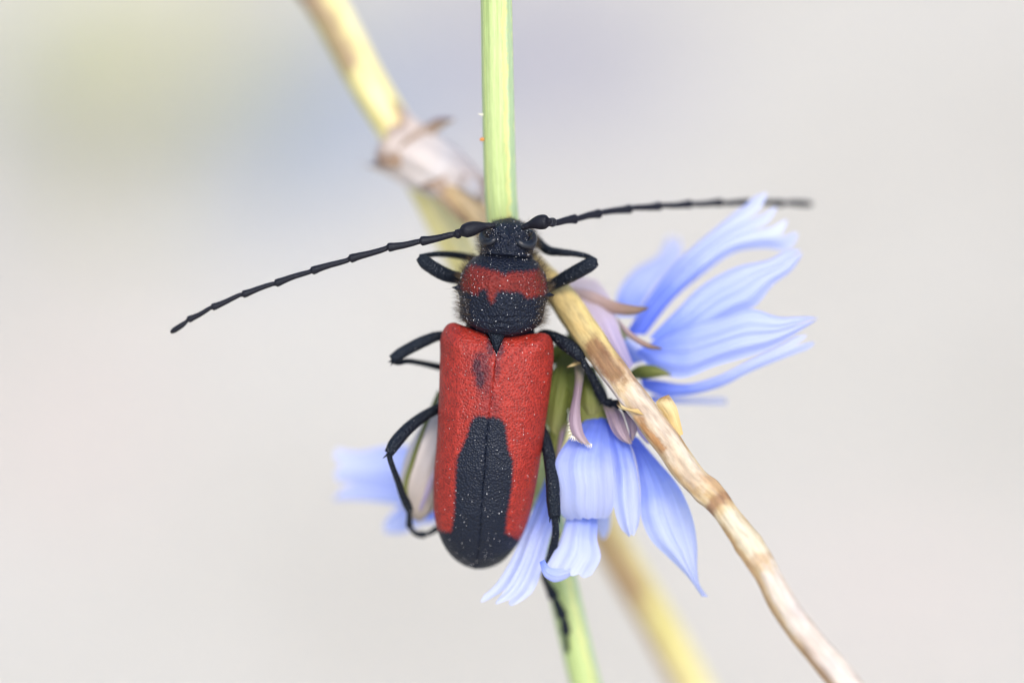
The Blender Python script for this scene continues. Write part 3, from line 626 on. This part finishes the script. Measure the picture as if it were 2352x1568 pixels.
# ---- trunk, prothorax and head: one continuous surface of rings along the body axis
#        cy    cx    half  ztop   zbot  bow
rings = [(499, 1172, 10, -1.9, -2.4, 6), (501, 1172, 22, -1.55, -2.7, 5), (505, 1171, 33, -1.15, -2.9, 4), (512, 1170, 42, -0.62, -3.0, 3), (523, 1169, 51, -0.25, -3.2, 2), (535, 1168, 60, 0.05, -3.3, 0),
         (550, 1167.5, 64, 0.18, -3.4, 0), (566, 1166, 62, 0.16, -3.4, 0), (578, 1164.5, 60, 0.12, -3.4, 0), (587, 1163.5, 62, 0.0, -3.4, 0), (590.5, 1163, 63, -0.22, -3.4, 0),
         (593, 1163, 70, -0.06, -3.5, 0), (597, 1162.5, 74, 0.06, -3.5, 0), (606, 1161, 82, 0.24, -3.6, 0), (620, 1160, 92, 0.46, -3.7, 0), (640, 1158, 99, 0.66, -3.8, -1), (660, 1156.5, 101, 0.74, -3.8, -2), (680, 1155.5, 100, 0.74, -3.8, -4),
         (700, 1154, 98, 0.70, -3.8, -7), (720, 1153, 97, 0.62, -3.8, -12), (740, 1151.5, 96, 0.50, -3.7, -18), (755, 1150, 93, 0.36, -3.6, -22), (764, 1149.5, 89, 0.20, -3.6, -24), (769, 1149, 84, -0.02, -3.5, -24), (771, 1149, 79, -0.30, -3.5, -24),
         (775, 1148, 80, -0.75, -3.5, -16), (790, 1146, 98, -0.72, -3.6, -4), (830, 1140, 110, -0.75, -4.1, 0), (950, 1130, 112, -0.85, -4.4, 0), (1080, 1116, 108, -1.3, -4.6, 0), (1180, 1106, 96, -2.0, -4.7, 0), (1240, 1100, 74, -2.6, -4.7, 0), (1280, 1096, 45, -3.1, -4.6, 0), (1298, 1094, 14, -3.5, -4.3, 0)]
rg = np.array(rings, float)
ys = np.concatenate([np.linspace(499, 520, 22, endpoint=False), np.linspace(520, 600, 70, endpoint=False), np.linspace(600, 772, 130, endpoint=False), np.linspace(772, 1298, 60)])
# interpolate the rings smoothly along the axis
def rcol(k):
    out = spline(np.column_stack([rg[:, 0], np.zeros(len(rg)), rg[:, k]]), 4000)
    return np.interp(ys, out[:, 0], out[:, 2])
rc = [rcol(k) for k in range(1, 6)]
SEG = 288
th = np.linspace(0, 2 * np.pi, SEG, endpoint=False)
tilt = 0.085
n = len(ys); G = np.zeros((n, SEG, 3))
for i in range(n):
    cy, cx, w, zt, zb, bow = ys[i], rc[0][i], rc[1][i], rc[2][i], rc[3][i], rc[4][i]
    thick = zt - zb; zm = zt - min(1.75, 0.55 * thick)
    cs, sn = np.cos(th), np.sin(th)
    b = w * np.sign(cs) * np.abs(cs) ** 0.92
    z = np.where(sn > 0, zm + (zt - zm) * np.abs(sn) ** 0.9, zm - (zm - zb) * np.abs(sn) ** 0.9)
    # lateral spines of the prothorax
    for side, sy in ((-1, 674), (1, 672)):
        d = (0.6 * np.exp(-(np.abs(cy - sy) / 11.0) ** 1.3) + 0.5 * np.exp(-((cy - sy) / 4.0) ** 2)) * np.exp(-((z - zm - 0.1) / 0.5) ** 2) * (np.sign(cs) == side)
        b = b + side * 16 * d
    px = cx + b; py = cy + tilt * b + bow * np.clip(b / max(w, 1), -1.1, 1.1) ** 2
    top = sn > 0
    # relief of pronotum and head
    f = np.zeros(SEG)
    if 600 < cy < 770:
        for (gx, gy, gs, ga) in ((1120, 640, 22, .10), (1200, 645, 22, .10), (1152, 712, 16, .09), (1105, 715, 18, -.10), (1200, 722, 18, -.10), (1152, 665, 14, -.06), (1120, 680, 10, .07), (1188, 685, 11, .07)):
            f += ga * np.exp(-((px - gx) ** 2 + (py - gy) ** 2) / (2 * gs ** 2))
        f += 0.035 * np.sin(0.42 * py + 0.9 * np.sin(px * 0.16)) * np.exp(-((px - 1150) / 45) ** 2 - ((py - 735) / 22) ** 2)
    if cy < 592:
        for (gx, gy, gs, ga) in ((1136, 523, 10, .34), (1205, 525, 10, .34), (1170, 524, 9, -.20), (1168, 548, 20, -.12), (1145, 545, 8, -.14), (1190, 549, 8, -.14), (1166, 575, 24, .10), (1148, 512, 8, .1), (1190, 512, 8, .1)):
            f += ga * np.exp(-((px - gx) ** 2 + (py - gy) ** 2) / (2 * gs ** 2))
        f -= 0.07 * np.exp(-((px - (1169 - 0.06 * (py - 540))) / 1.8) ** 2) * (py > 530) * (py < 566)
    z = z + f * top
    G[i, :, 0] = px; G[i, :, 1] = py; G[i, :, 2] = z
fl = G.reshape(-1, 3)
red_band = c1([(735, 678), (800, 690), (870, 710), (950, 735), (1020, 745), (1060, 765), (1100, 790), (1130, 765), (1200, 750), (1300, 750), (1400, 735), (1450, 725), (1485, 760), (1522, 850), (1532, 940), (1500, 1000), (1420, 1010), (1350, 1025), (1310, 1020), (1290, 980), (1240, 955),
               (1150, 960), (1070, 945), (1010, 965), (990, 1010), (985, 1060), (960, 1085), (930, 1050), (920, 1000), (910, 940), (860, 930), (825, 950), (810, 990), (770, 980), (720, 955), (660, 950), (642, 900), (648, 830), (680, 740)])
jx, jy = jitter(fl[:, 0], fl[:, 1], 1.6)
mk = 1 - poly_mask(jx, jy, red_band, 5.0)
mk = np.where((fl[:, 2] > -1.6) & (fl[:, 1] > 592) & (fl[:, 1] < 720), mk, 1.0)
F = grid_faces(n, SEG, True); F.append(tuple(reversed(range(SEG)))); F.append(tuple(range((n - 1) * SEG, n * SEG)))
F = F[:-2] + [tuple(reversed(F[-2])), tuple(reversed(F[-1]))]
body = mesh_obj('body', PA(fl), F, M_body, beetle, attrs={'mark': mk})
body['label'] = 'blue-black head and hairy pronotum with a red band'

# ---- eyes: kidney shapes folded round the antenna sockets
for side, name in ((1, 'eye'), (-1, 'eye')):
    if side > 0: pts = [(1184, 549, -0.07), (1192, 556, 0.03), (1204, 563, -0.03), (1216, 563, -0.25), (1223, 552, -0.55), (1222, 539, -0.75), (1214, 530, -0.7)]
    else: pts = [(1140, 546, 0.01), (1133, 552, 0.01), (1124, 557, -0.14), (1115, 555, -0.40), (1110, 546, -0.7), (1112, 536, -0.85), (1119, 529, -0.8)]
    V, F, UV = tube_arrays(pts, [3.5, 7.5, 9.5, 11, 11, 9, 4], n=40, seg=20)
    mesh_obj(name, V, F, M_eye, body, UV)

# ---- wing cases
tip = (1091, 1306)
suture = [(1140, 815)] + c2([(1128, 480), (1112, 640), (1085, 820), (1066, 1000), (1046, 1200), (1030, 1500)]) + c3([(1010, 620), (1000, 800), (988, 1000), (960, 1250)]) + [tip]
Ledge = [(1140, 815), (1131, 790)] + c2([(1050, 205), (950, 168), (800, 110), (740, 92), (685, 108), (640, 165), (614, 250), (611, 400), (605, 600), (600, 800), (590, 1000), (576, 1250), (556, 1480)]) + c3([(549, 600), (552, 760), (563, 880), (588, 985), (625, 1085), (685, 1190), (765, 1272), (855, 1325)]) + [tip]
Redge = [(1140, 815), (1150, 792)] + c2([(1215, 226), (1300, 219), (1400, 206), (1500, 195), (1585, 191), (1635, 212), (1668, 265), (1681, 400), (1664, 600), (1640, 800), (1605, 1030), (1576, 1250), (1547, 1440)]) + c3([(1516, 560), (1478, 750), (1424, 940), (1366, 1070), (1282, 1195), (1200, 1278), (1100, 1330), (1010, 1350)]) + [tip]
black_mark = c2([(950, 970), (1010, 968), (1060, 985), (1110, 972), (1190, 1000), (1230, 1060), (1240, 1170), (1255, 1290), (1292, 1375)]) + c3([(1300, 340), (1292, 550), (1270, 700), (1242, 850), (1228, 1010), (1300, 1048), (1370, 1085), (1500, 1200), (1000, 1600), (500, 1200), (540, 960), (600, 985), (660, 1000), (715, 1000), (742, 850), (750, 700), (755, 500), (768, 330)]) + c2([(775, 1345), (812, 1280), (860, 1170), (890, 1060), (915, 1000)])
Lsoft = [((962, 510), (45, 85), .80), ((990, 620), (45, 95), .84), ((1000, 430), (70, 55), .55), ((1015, 560), (60, 130), .62), ((1085, 310), (34, 100), .72), ((1045, 600), (48, 190), .42), ((1045, 860), (60, 120), .25)]
Rsoft = [((1180, 310), (32, 105), .70), ((1150, 490), (26, 130), .45), ((1115, 860), (55, 120), .25)]
def zc(y):   # height of the back along the seam (mm)
    return np.interp(y, [740, 790, 850, 950, 1080, 1180, 1240, 1280, 1306], [-0.30, 0.0, 0.12, 0.10, -0.35, -1.05, -1.75, -2.45, -3.2])
def elytron(edge, sign, soft):
    n, m, k = 220, 84, 10
    S = spline(suture, 400); E = spline(edge, 600)
    # rows fan out round the shoulder, then run across the back
    t = np.linspace(0, 1, n)
    yE = E[:, 1]
    arcE = np.concatenate([[0], np.cumsum(np.linalg.norm(np.diff(E[:, :2], axis=0), axis=1))]); arcE /= arcE[-1]
    arcS = np.concatenate([[0], np.cumsum(np.linalg.norm(np.diff(S[:, :2], axis=0), axis=1))]); arcS /= arcS[-1]
    tE = np.interp(t, [0, .28, .84, 1], [0, .245, .80, 1]); tS = np.interp(t, [0, .28, .84, 1], [0, .10, .85, 1])
    ker = np.ones(15) / 15
    tE = np.convolve(np.pad(tE, 7, mode='reflect', reflect_type='odd'), ker, 'valid'); tS = np.convolve(np.pad(tS, 7, mode='reflect', reflect_type='odd'), ker, 'valid')
    ex = np.interp(tE, arcE, E[:, 0]); ey = np.interp(tE, arcE, E[:, 1])
    sx = np.interp(tS, arcS, S[:, 0]); sy = np.interp(tS, arcS, S[:, 1])
    Dp = np.interp(t, [0, .04, .12, .22, .3, .8, .95, 1], [0.15, .45, .75, 1.3, 1.9, 1.7, .9, .25])
    s = np.linspace(0, 1, m) ** 0.8
    f = 1 - (1 - s ** 2.3) ** 0.55
    Gv = np.zeros((n, m + k, 3))
    for i in range(n):
        x = sx[i] * (1 - s) + ex[i] * s; y = sy[i] * (1 - s) + ey[i] * s
        z = zc(y) - Dp[i] * f
        z = z - 0.07 * np.exp(-(s * np.hypot(ex[i] - sx[i], ey[i] - sy[i]) / 1.6) ** 2)   # groove of the seam
        z = z + 0.05 * np.exp(-((s - 0.62) / 0.10) ** 2) * np.clip((t[i] - .2) * 4, 0, 1) * np.clip((0.8 - t[i]) * 5, 0, 1)
        # shoulder hump
        hx = 1045 if sign < 0 else 1240
        z = z + 0.28 * np.exp(-((x - hx) / 22) ** 2 - ((y - 792) / 26) ** 2)
        Gv[i, :m] = np.column_stack([x, y, z])
        for q in range(k):   # the rim turned under
            w = (q + 1) / k
            c = np.array([sx[i], sy[i]]); e = np.array([ex[i], ey[i]])
            inn = e + (c - e) * (0.10 * w ** 2 * min(1, t[i] * 6))
            Gv[i, m + q] = (inn[0], inn[1], z[-1] - 0.75 * w * np.interp(t[i], [0, .1, .3, .9, 1], [.4, .6, 1, 1, .5]))
    fl = Gv.reshape(-1, 3)
    jx, jy = jitter(fl[:, 0], fl[:, 1], 1.5)
    mk = poly_mask(jx, jy, black_mark, 4.0)
    for (cx, cy), (rx, ry), a in soft:
        (cx, cy), = c2([(cx, cy)]); rx *= .2441; ry *= .2441
        mk = np.maximum(mk, a * np.clip(1.7 * np.exp(-((jx - cx) / rx) ** 2 - ((jy - cy) / ry) ** 2), 0, 1))
    F = grid_faces(n, m + k)
    if sign < 0: F = [tuple(reversed(q)) for q in F]
    return mesh_obj('elytron', PA(fl), [tuple(reversed(q)) for q in F], M_elytra, beetle, attrs={'mark': mk}), fl, (n, m + k)
elL, flL, shL = elytron(Ledge, -1, Lsoft)
elR, flR, shR = elytron(Redge, 1, Rsoft)
elL['label'] = 'red wing case with a faint dusky blotch'
# scutellum
sc_pts = [(1119, 762), (1125, 774), (1132, 792), (1140, 824), (1148, 794), (1156, 776), (1163, 764)]
bm_v = [(1141, 778, 0.06)] + [(x, y, -0.05) for x, y in sc_pts] + [(x, y, -0.9) for x, y in sc_pts]
q = len(sc_pts)
Fs = [(0, i + 1, i + 2) for i in range(q - 1)] + [(i + 1, i + 1 + q, i + 2 + q, i + 2) for i in range(q - 1)] + [(0, q, 1)]
mesh_obj('scutellum', PA(np.array(bm_v)), Fs, M_leg, beetle)

# ---- antennae
def antenna(scape, nodes, z0, z1, r0, r1):
    """scape: base point and end; nodes: far ends of the flagellar segments"""
    pts = []; rad = []
    (bx, by), (cx2, cy2) = scape
    d = np.array([cx2 - bx, cy2 - by]); Ls = np.hypot(*d)
    for t, r in ((-0.10, 5.5), (0, 6.5), (.1, 7.5), (.2, 8), (.4, 12.5), (.62, 16.5), (.8, 17), (.93, 15), (1.0, 11), (1.03, 8.5)):
        pts.append((bx + d[0] * t, by + d[1] * t - (3.0 * math.sin(math.pi * max(0, min(1, t)))), -0.25 + 0.35 * max(0, t))); rad.append(r)
    allp = [(cx2, cy2)] + list(nodes)
    ns = len(nodes)
    for i in range(ns):
        a = np.array(allp[i]); b = np.array(allp[i + 1])
        za = 0.1 + (z0 - 0.1) + (z1 - z0) * (i / ns); zb = z0 + (z1 - z0) * ((i + 1) / ns)
        rr = r0 + (r1 - r0) * i / max(1, ns - 1)
        if i == 0: prof = ((.2, .84), (.5, .98), (.85, 1.02), (.97, .84))
        elif i == ns - 1: prof = ((.05, .62), (.2, .8), (.6, .98), (.85, .85), (.95, .55), (1.0, .15))
        else: prof = ((.04, .68), (.14, .72), (.5, .82), (.78, .98), (.90, 1.10), (.955, 1.04), (.985, .70))
        nrm = np.array([-(b - a)[1], (b - a)[0]], float); nrm /= np.hypot(*nrm)
        for t, k in prof:
            q = a + (b - a) * t + nrm * (0.8 * math.sin(t * 6 + i))
            pts.append((q[0], q[1], za + (zb - za) * t)); rad.append(rr * k)
    V, F, UV = tube_arrays(pts, rad, n=560, seg=18, flat=0.9)
    return mesh_obj('antenna', V, F, M_ant, beetle, UV)
aL = antenna(((1130, 518), (1061, 533)), [(1047, 538), (964, 555), (889, 570), (801, 596), (713, 623), (630, 651), (555, 676.5), (485, 707), (431, 736), (392, 765)], 0.1, -1.6, 10.2, 6.8)
aR = antenna(((1204, 521), (1259, 509)), [(1272, 512), (1325, 502), (1380, 489), (1452, 478.5), (1520, 473), (1590, 469), (1660, 466), (1726, 465.5), (1800, 466.5), (1868, 468)], 0.0, -10.0, 10.4, 8.4)
aR['label'] = 'straight dark antenna reaching behind the blue petals'

# ---- legs: each one continuous from hip to claws
def claws(B, p, d, z):
    for s in (-1, 1):
        nx, ny = -d[1] * s, d[0] * s
        V, F, UV = tube_arrays([(p[0], p[1], z), (p[0] + d[0] * 4 + nx * 4, p[1] + d[1] * 4 + ny * 4, z - .02), (p[0] + d[0] * 9 + nx * 6, p[1] + d[1] * 9 + ny * 6, z - .14)], [2.4, 1.9, 0.4], n=10, seg=8)
        B.add(V, F, UV)
def spur(B, p, q, r=2.2):
    V, F, UV = tube_arrays([p, [(a + b) / 2 for a, b in zip(p, q)], q], [r, r * .8, 0.3], n=8, seg=8); B.add(V, F, UV)
def tarsus_path(pts, r):
    """lobed tarsal segments along a path"""
    sp = spline(np.asarray(pts, float), 41); out = []; rad = []
    for i in range(41):
        t = i / 40; out.append(tuple(sp[i])); k = (t * 3.6) % 1.0
        rad.append(r * (0.62 + 0.45 * k ** 1.3) if t < .80 else r * 0.45)
    return out, rad
leg_hairs = []
def leg(parts, tar=None, r_t=7, extra=None, flat=0.85):
    """parts: list of (path, radii) for femur and tibia, joined at the knee"""
    B = Builder()
    for path, rad in parts:
        V, F, UV = tube_arrays(path, rad, n=70, seg=20, flat=flat); B.add(V, F, UV)
        leg_hairs.append((np.asarray(path, float), np.asarray(rad, float)))
    if tar:
        pp, rr = tarsus_path(tar, r_t)
        V, F, UV = tube_arrays(pp, rr, n=110, seg=14, flat=0.7); B.add(V, F, UV)
        d = np.array(pp[-1][:2], float) - np.array(pp[-4][:2], float); d /= np.hypot(*d) + 1e-9
        claws(B, pp[-1], d, pp[-1][2])
    for e in (extra or []): spur(B, *e)
    return B.build('leg', M_leg, beetle)
# fore legs
l1 = leg([([(1100, 652, -2.9), (1062, 641, -2.3), (1024, 631, -1.7), (993, 614, -1.4), (972, 598, -1.3), (965, 590, -1.35)], [11, 13, 16, 16, 14.5, 11]),
     ([(966, 589, -1.4), (980, 586, -1.7), (1006, 583.5, -2.2), (1040, 585, -3.0), (1075, 591, -3.7), (1105, 598, -4.0)], [5.5, 5.5, 6.5, 8, 9, 9])],
    [(1100, 597, -4.0), (1112, 601, -4.1), (1124, 607, -4.1), (1140, 614, -3.9)], 8, [((972, 590, -1.4), (962, 585, -1.3))])
l2 = leg([([(1232, 668, -2.9), (1268, 654, -2.4), (1305, 635, -1.9), (1338, 617, -1.6), (1360, 605, -1.5), (1369, 600, -1.55)], [11, 13.5, 16.5, 17, 15, 11]),
     ([(1369, 599, -1.6), (1352, 590, -1.9), (1320, 582.5, -2.2), (1285, 579, -2.5), (1257, 574, -2.9), (1240, 560, -3.3), (1226, 544, -3.7)], [5.5, 6, 7, 9, 11, 11, 9])],
    [(1228, 545, -3.6), (1222, 530, -4.0), (1210, 522, -4.1), (1195, 516, -4.1)], 8)
# middle legs
l3 = leg([([(1075, 790, -3.6), (1035, 772, -3.1), (1005, 772, -2.7), (975, 783, -2.5), (942, 799, -2.4), (915, 815, -2.3), (900, 826, -2.3)], [11, 11, 11.5, 13.5, 13.5, 13, 11]),
     ([(900, 828, -2.4), (912, 832, -2.6), (934, 829, -3.0), (965, 833, -3.5), (1008, 842, -4.2), (1060, 850, -4.9), (1110, 856, -5.2)], [6, 6.5, 6, 6.5, 8, 9, 9])],
    [(1105, 855, -5.1), (1130, 858, -5.2), (1150, 862, -5.0), (1180, 868, -4.8)], 8, [((905, 829, -2.3), (896, 841, -2.2)), ((903, 826, -2.3), (890, 832, -2.2))])
l4 = leg([([(1215, 792, -3.4), (1250, 767, -2.7), (1275, 774, -2.1), (1298, 789, -1.8), (1318, 804, -1.6), (1331, 817, -1.5), (1337, 825, -1.55)], [10, 11, 12.5, 16, 16, 13.5, 10]),
     ([(1334, 820, -1.5), (1345, 840, -1.6), (1358, 862, -1.75), (1372, 889, -1.95), (1382, 908, -2.1), (1388, 924, -2.2)], [7, 8, 9, 11, 12.5, 9])],
    [(1384, 918, -2.1), (1398, 924, -2.15), (1415, 926, -2.0), (1432, 934, -1.85), (1452, 950, -1.6)], 11, [((1384, 920, -2.1), (1377, 931, -2.0)), ((1330, 822, -1.5), (1326, 831, -1.4))])
# hind legs
l5 = leg([([(1070, 930, -3.8), (1030, 930, -3.2), (1000, 941, -2.7), (964, 962, -2.1), (928, 993, -1.6), (905, 1021, -1.3), (893, 1041, -1.25)], [11, 11, 12, 13, 14.5, 14.5, 11]),
     ([(893, 1040, -1.3), (897, 1058, -1.4), (904, 1078, -1.6), (913, 1101, -2.1), (926, 1139, -2.9), (936, 1160, -3.4), (941, 1172, -3.7)], [7, 6.5, 6.5, 7.5, 9, 10.5, 9])],
    [(939, 1166, -3.6), (940, 1188, -4.2), (942, 1210, -4.8), (957, 1225, -5.1), (978, 1226, -5.2), (1002, 1214, -5.2), (1030, 1190, -5.2)], 8.5, [((889, 1044, -1.2), (878.5, 1053, -1.1)), ((941, 1168, -3.6), (947, 1180, -3.6))])
l6 = leg([([(1200, 930, -3.9), (1232, 962, -3.0), (1250, 1000, -2.2), (1260, 1040, -1.7), (1268, 1095, -1.3), (1271, 1150, -1.1), (1274, 1186, -1.1)], [11, 12, 13, 14.5, 15.5, 16, 14]),
     ([(1273, 1183, -1.15), (1276, 1206, -1.3), (1276, 1230, -1.55), (1269, 1264, -2.1), (1259, 1296, -3.1), (1250, 1318, -4.4), (1250, 1330, -5.2)], [8.5, 8, 9, 10, 9.5, 8, 7])],
    [(1250, 1326, -5.0), (1258, 1342, -5.9), (1272, 1370, -6.3), (1286, 1400, -6.6), (1298, 1432, -6.9), (1300, 1460, -7.2), (1303, 1492, -7.5)], 13,
    [((1264, 1186, -1.1), (1262, 1200, -0.9)), ((1284, 1186, -1.1), (1286, 1201, -0.9)), ((1290, 1432, -6.8), (1286, 1440, -6.7))])
l6['label'] = 'hind leg stretched down to the green stem below the petals'

# ---- hairs and bristles
def hair_strip(B, p, d, ln, r):
    """one tapering, slightly bent hair in world space"""
    p = np.asarray(p); d = np.asarray(d) / (np.linalg.norm(d) + 1e-12)
    a = np.cross(d, [0.3, 0.5, 0.8]); a /= np.linalg.norm(a) + 1e-12; b = np.cross(d, a)
    bend = (a * random.uniform(-.25, .25) + b * random.uniform(-.25, .25)) * ln
    v = []
    for t, k in ((0, 1.0), (.55, .7)):
        c = p + d * ln * t + bend * t * t
        for q in range(3):
            an = q * 2.0944; v.append(c + (a * math.cos(an) + b * math.sin(an)) * r * k)
    v.append(p + d * ln + bend)
    B.add(v, [(0, 1, 4, 3), (1, 2, 5, 4), (2, 0, 3, 5), (3, 4, 6), (4, 5, 6), (5, 3, 6)])
BW = PA(G)
NB = np.cross(np.gradient(BW, axis=1), np.gradient(BW, axis=0)); NB /= np.linalg.norm(NB, axis=2)[..., None] + 1e-15
cen = BW.mean(axis=1, keepdims=True)
NB *= np.sign((NB * (BW - cen)).sum(-1))[..., None]
gold = Builder(); dark = Builder()
latr = np.array(RGT)
for _ in range(5200):
    i = random.randrange(0, 222); j = random.randrange(SEG)
    x, y, z = G[i, j]; sn = math.sin(th[j])
    nx = abs(NB[i, j] @ latr)
    if sn < -0.6: continue
    on_head = ys[i] < 590
    if nx < (0.72 if on_head else 0.62) and random.random() > 0.04: continue
    if on_head and ys[i] < 540 and random.random() > 0.35: continue
    d = NB[i, j] + np.array([random.gauss(0, .25) for _ in range(3)]) + 0.35 * _U
    ln = random.uniform(0.25, 0.58) * MM * (0.45 if nx < 0.6 else 1)
    tgt = gold if random.random() < (0.75 if x > 1155 else 0.45) else dark
    hair_strip(tgt, BW[i, j], d, ln, 0.005 * MM)
# fine fringe before the clypeus
for _ in range(240):
    i = random.randrange(0, 14); j = random.randrange(SEG)
    if math.sin(th[j]) < -0.2: continue
    hair_strip(dark if random.random() < .5 else gold, BW[i, j], NB[i, j] + _U * 0.6 + np.random.normal(0, .2, 3), random.uniform(.08, .2) * MM, 0.006 * MM)
for path, rad in leg_hairs:
    sp = spline(np.column_stack([path, rad]), 60); W = PA(sp[:, :3]); T = np.gradient(W, axis=0); T /= np.linalg.norm(T, axis=1)[:, None]
    for _ in range(230):
        i = random.randrange(6, 59); an = random.uniform(0, 6.283)
        N1 = np.cross(T[i], _W); N1 /= np.linalg.norm(N1); B1 = np.cross(N1, T[i])
        nn = N1 * math.cos(an) + B1 * math.sin(an) * .85
        hair_strip(dark, W[i] + nn * sp[i, 3] * PX * 0.97, nn * 0.7 + T[i] * 1.0 + np.random.normal(0, .15, 3), random.uniform(.06, .14) * MM, 0.0055 * MM)
ho = gold.build('hair', M_hair, beetle); ho['kind'] = 'stuff'; ho['label'] = 'fine golden hairs fringing the pronotum'
hd = dark.build('bristle', M_bristle, beetle); hd['kind'] = 'stuff'; hd['label'] = 'short dark bristles on pronotum and legs'

# ---- pollen dusted over the beetle
ico = bmesh.new(); bmesh.ops.create_icosphere(ico, subdivisions=1, radius=1.0)
iv = np.array([v.co[:] for v in ico.verts]); ifc = [tuple(v.index for v in f.verts) for f in ico.faces]; ico.free()
pol = Builder()
def grain(p, r):
    q = iv * (r * np.array([random.uniform(.7, 1.3) for _ in range(3)])); pol.add(np.asarray(p) + q, ifc)
for fl_e, sh in ((flL, shL), (flR, shR)):
    We = PA(fl_e)
    for _ in range(150):
        i = random.randrange(2, sh[0] - 2); j = random.randrange(0, sh[1] - 14)
        y = fl_e[i * sh[1] + j][1]
        if random.random() < 0.25 and y < 950: continue
        grain(We[i * sh[1] + j] - _W * 0.004 * MM, random.choice([.010, .012, .014, .017, .022]) * MM)
for _ in range(1500):
    i = random.randrange(8, 222); j = random.randrange(SEG)
    if math.sin(th[j]) < 0.05: continue
    nx = abs(NB[i, j] @ latr)
    if nx < 0.5 and random.random() < 0.55: continue
    grain(BW[i, j] + NB[i, j] * 0.006 * MM, random.choice([.007, .009, .011, .013, .016, .024]) * MM)
for path, rad in leg_hairs:
    sp = spline(np.column_stack([path, rad]), 60); W = PA(sp[:, :3]); T = np.gradient(W, axis=0); T /= np.linalg.norm(T, axis=1)[:, None]
    for _ in range(26):
        i = random.randrange(4, 59); an = random.uniform(0, 6.283)
        N1 = np.cross(T[i], _W); N1 /= np.linalg.norm(N1); B1 = np.cross(N1, T[i])
        grain(W[i] + (N1 * math.cos(an) + B1 * math.sin(an) * .85) * sp[i, 3] * PX * 1.0, random.choice([.008, .010, .013]) * MM)
po = pol.build('pollen', M_pollen, beetle); po['kind'] = 'stuff'; po['label'] = 'scattered white pollen grains dusting the beetle'

# ------------------------------------------------------------------ grass tuft on the ground, far out of focus
M_grass, nt, nd, lk, bs = new_mat('young_grass')
tc = nd.new('ShaderNodeTexCoord'); gn = noise(nd, lk, tc.outputs['Object'], 60, 3)
gr2 = ramp(nd, [(0.3, (0.40, 0.42, 0.20)), (0.7, (0.58, 0.58, 0.36))]); lk.new(gn.outputs['Fac'], gr2.inputs[0]); lk.new(gr2.outputs[0], bs.inputs['Base Color'])
tuft_at = GP(330, 240)
B = Builder()
for _ in range(110):
    a = random.uniform(0, 6.283); rr = random.uniform(0, 0.036); ln = random.uniform(0.012, 0.032)
    p0 = np.array([tuft_at.x + rr * math.cos(a), tuft_at.y + 1.6 * rr * math.sin(a), -0.001]); a2 = a + random.gauss(0, .8)
    out = np.array([math.cos(a2), math.sin(a2), 0]) * ln * random.uniform(.3, 1.0)
    sd = np.array([-math.sin(a2), math.cos(a2), 0]) * random.uniform(.0009, .0016)
    v = []
    for t in (0, .35, .7, 1.0):
        c = p0 + out * t * t + np.array([0, 0, ln * (t - 0.35 * t * t)])
        v += [c - sd * (1 - t) ** .6, c + sd * (1 - t) ** .6 + 1e-6]
    B.add(v, [(0, 1, 3, 2), (2, 3, 5, 4), (4, 5, 7, 6)])
to = B.build('grass_tuft', M_grass); to['label'] = 'low green grass tuft on the soil, blurred far behind'; to['category'] = 'grass'; to['kind'] = 'stuff'
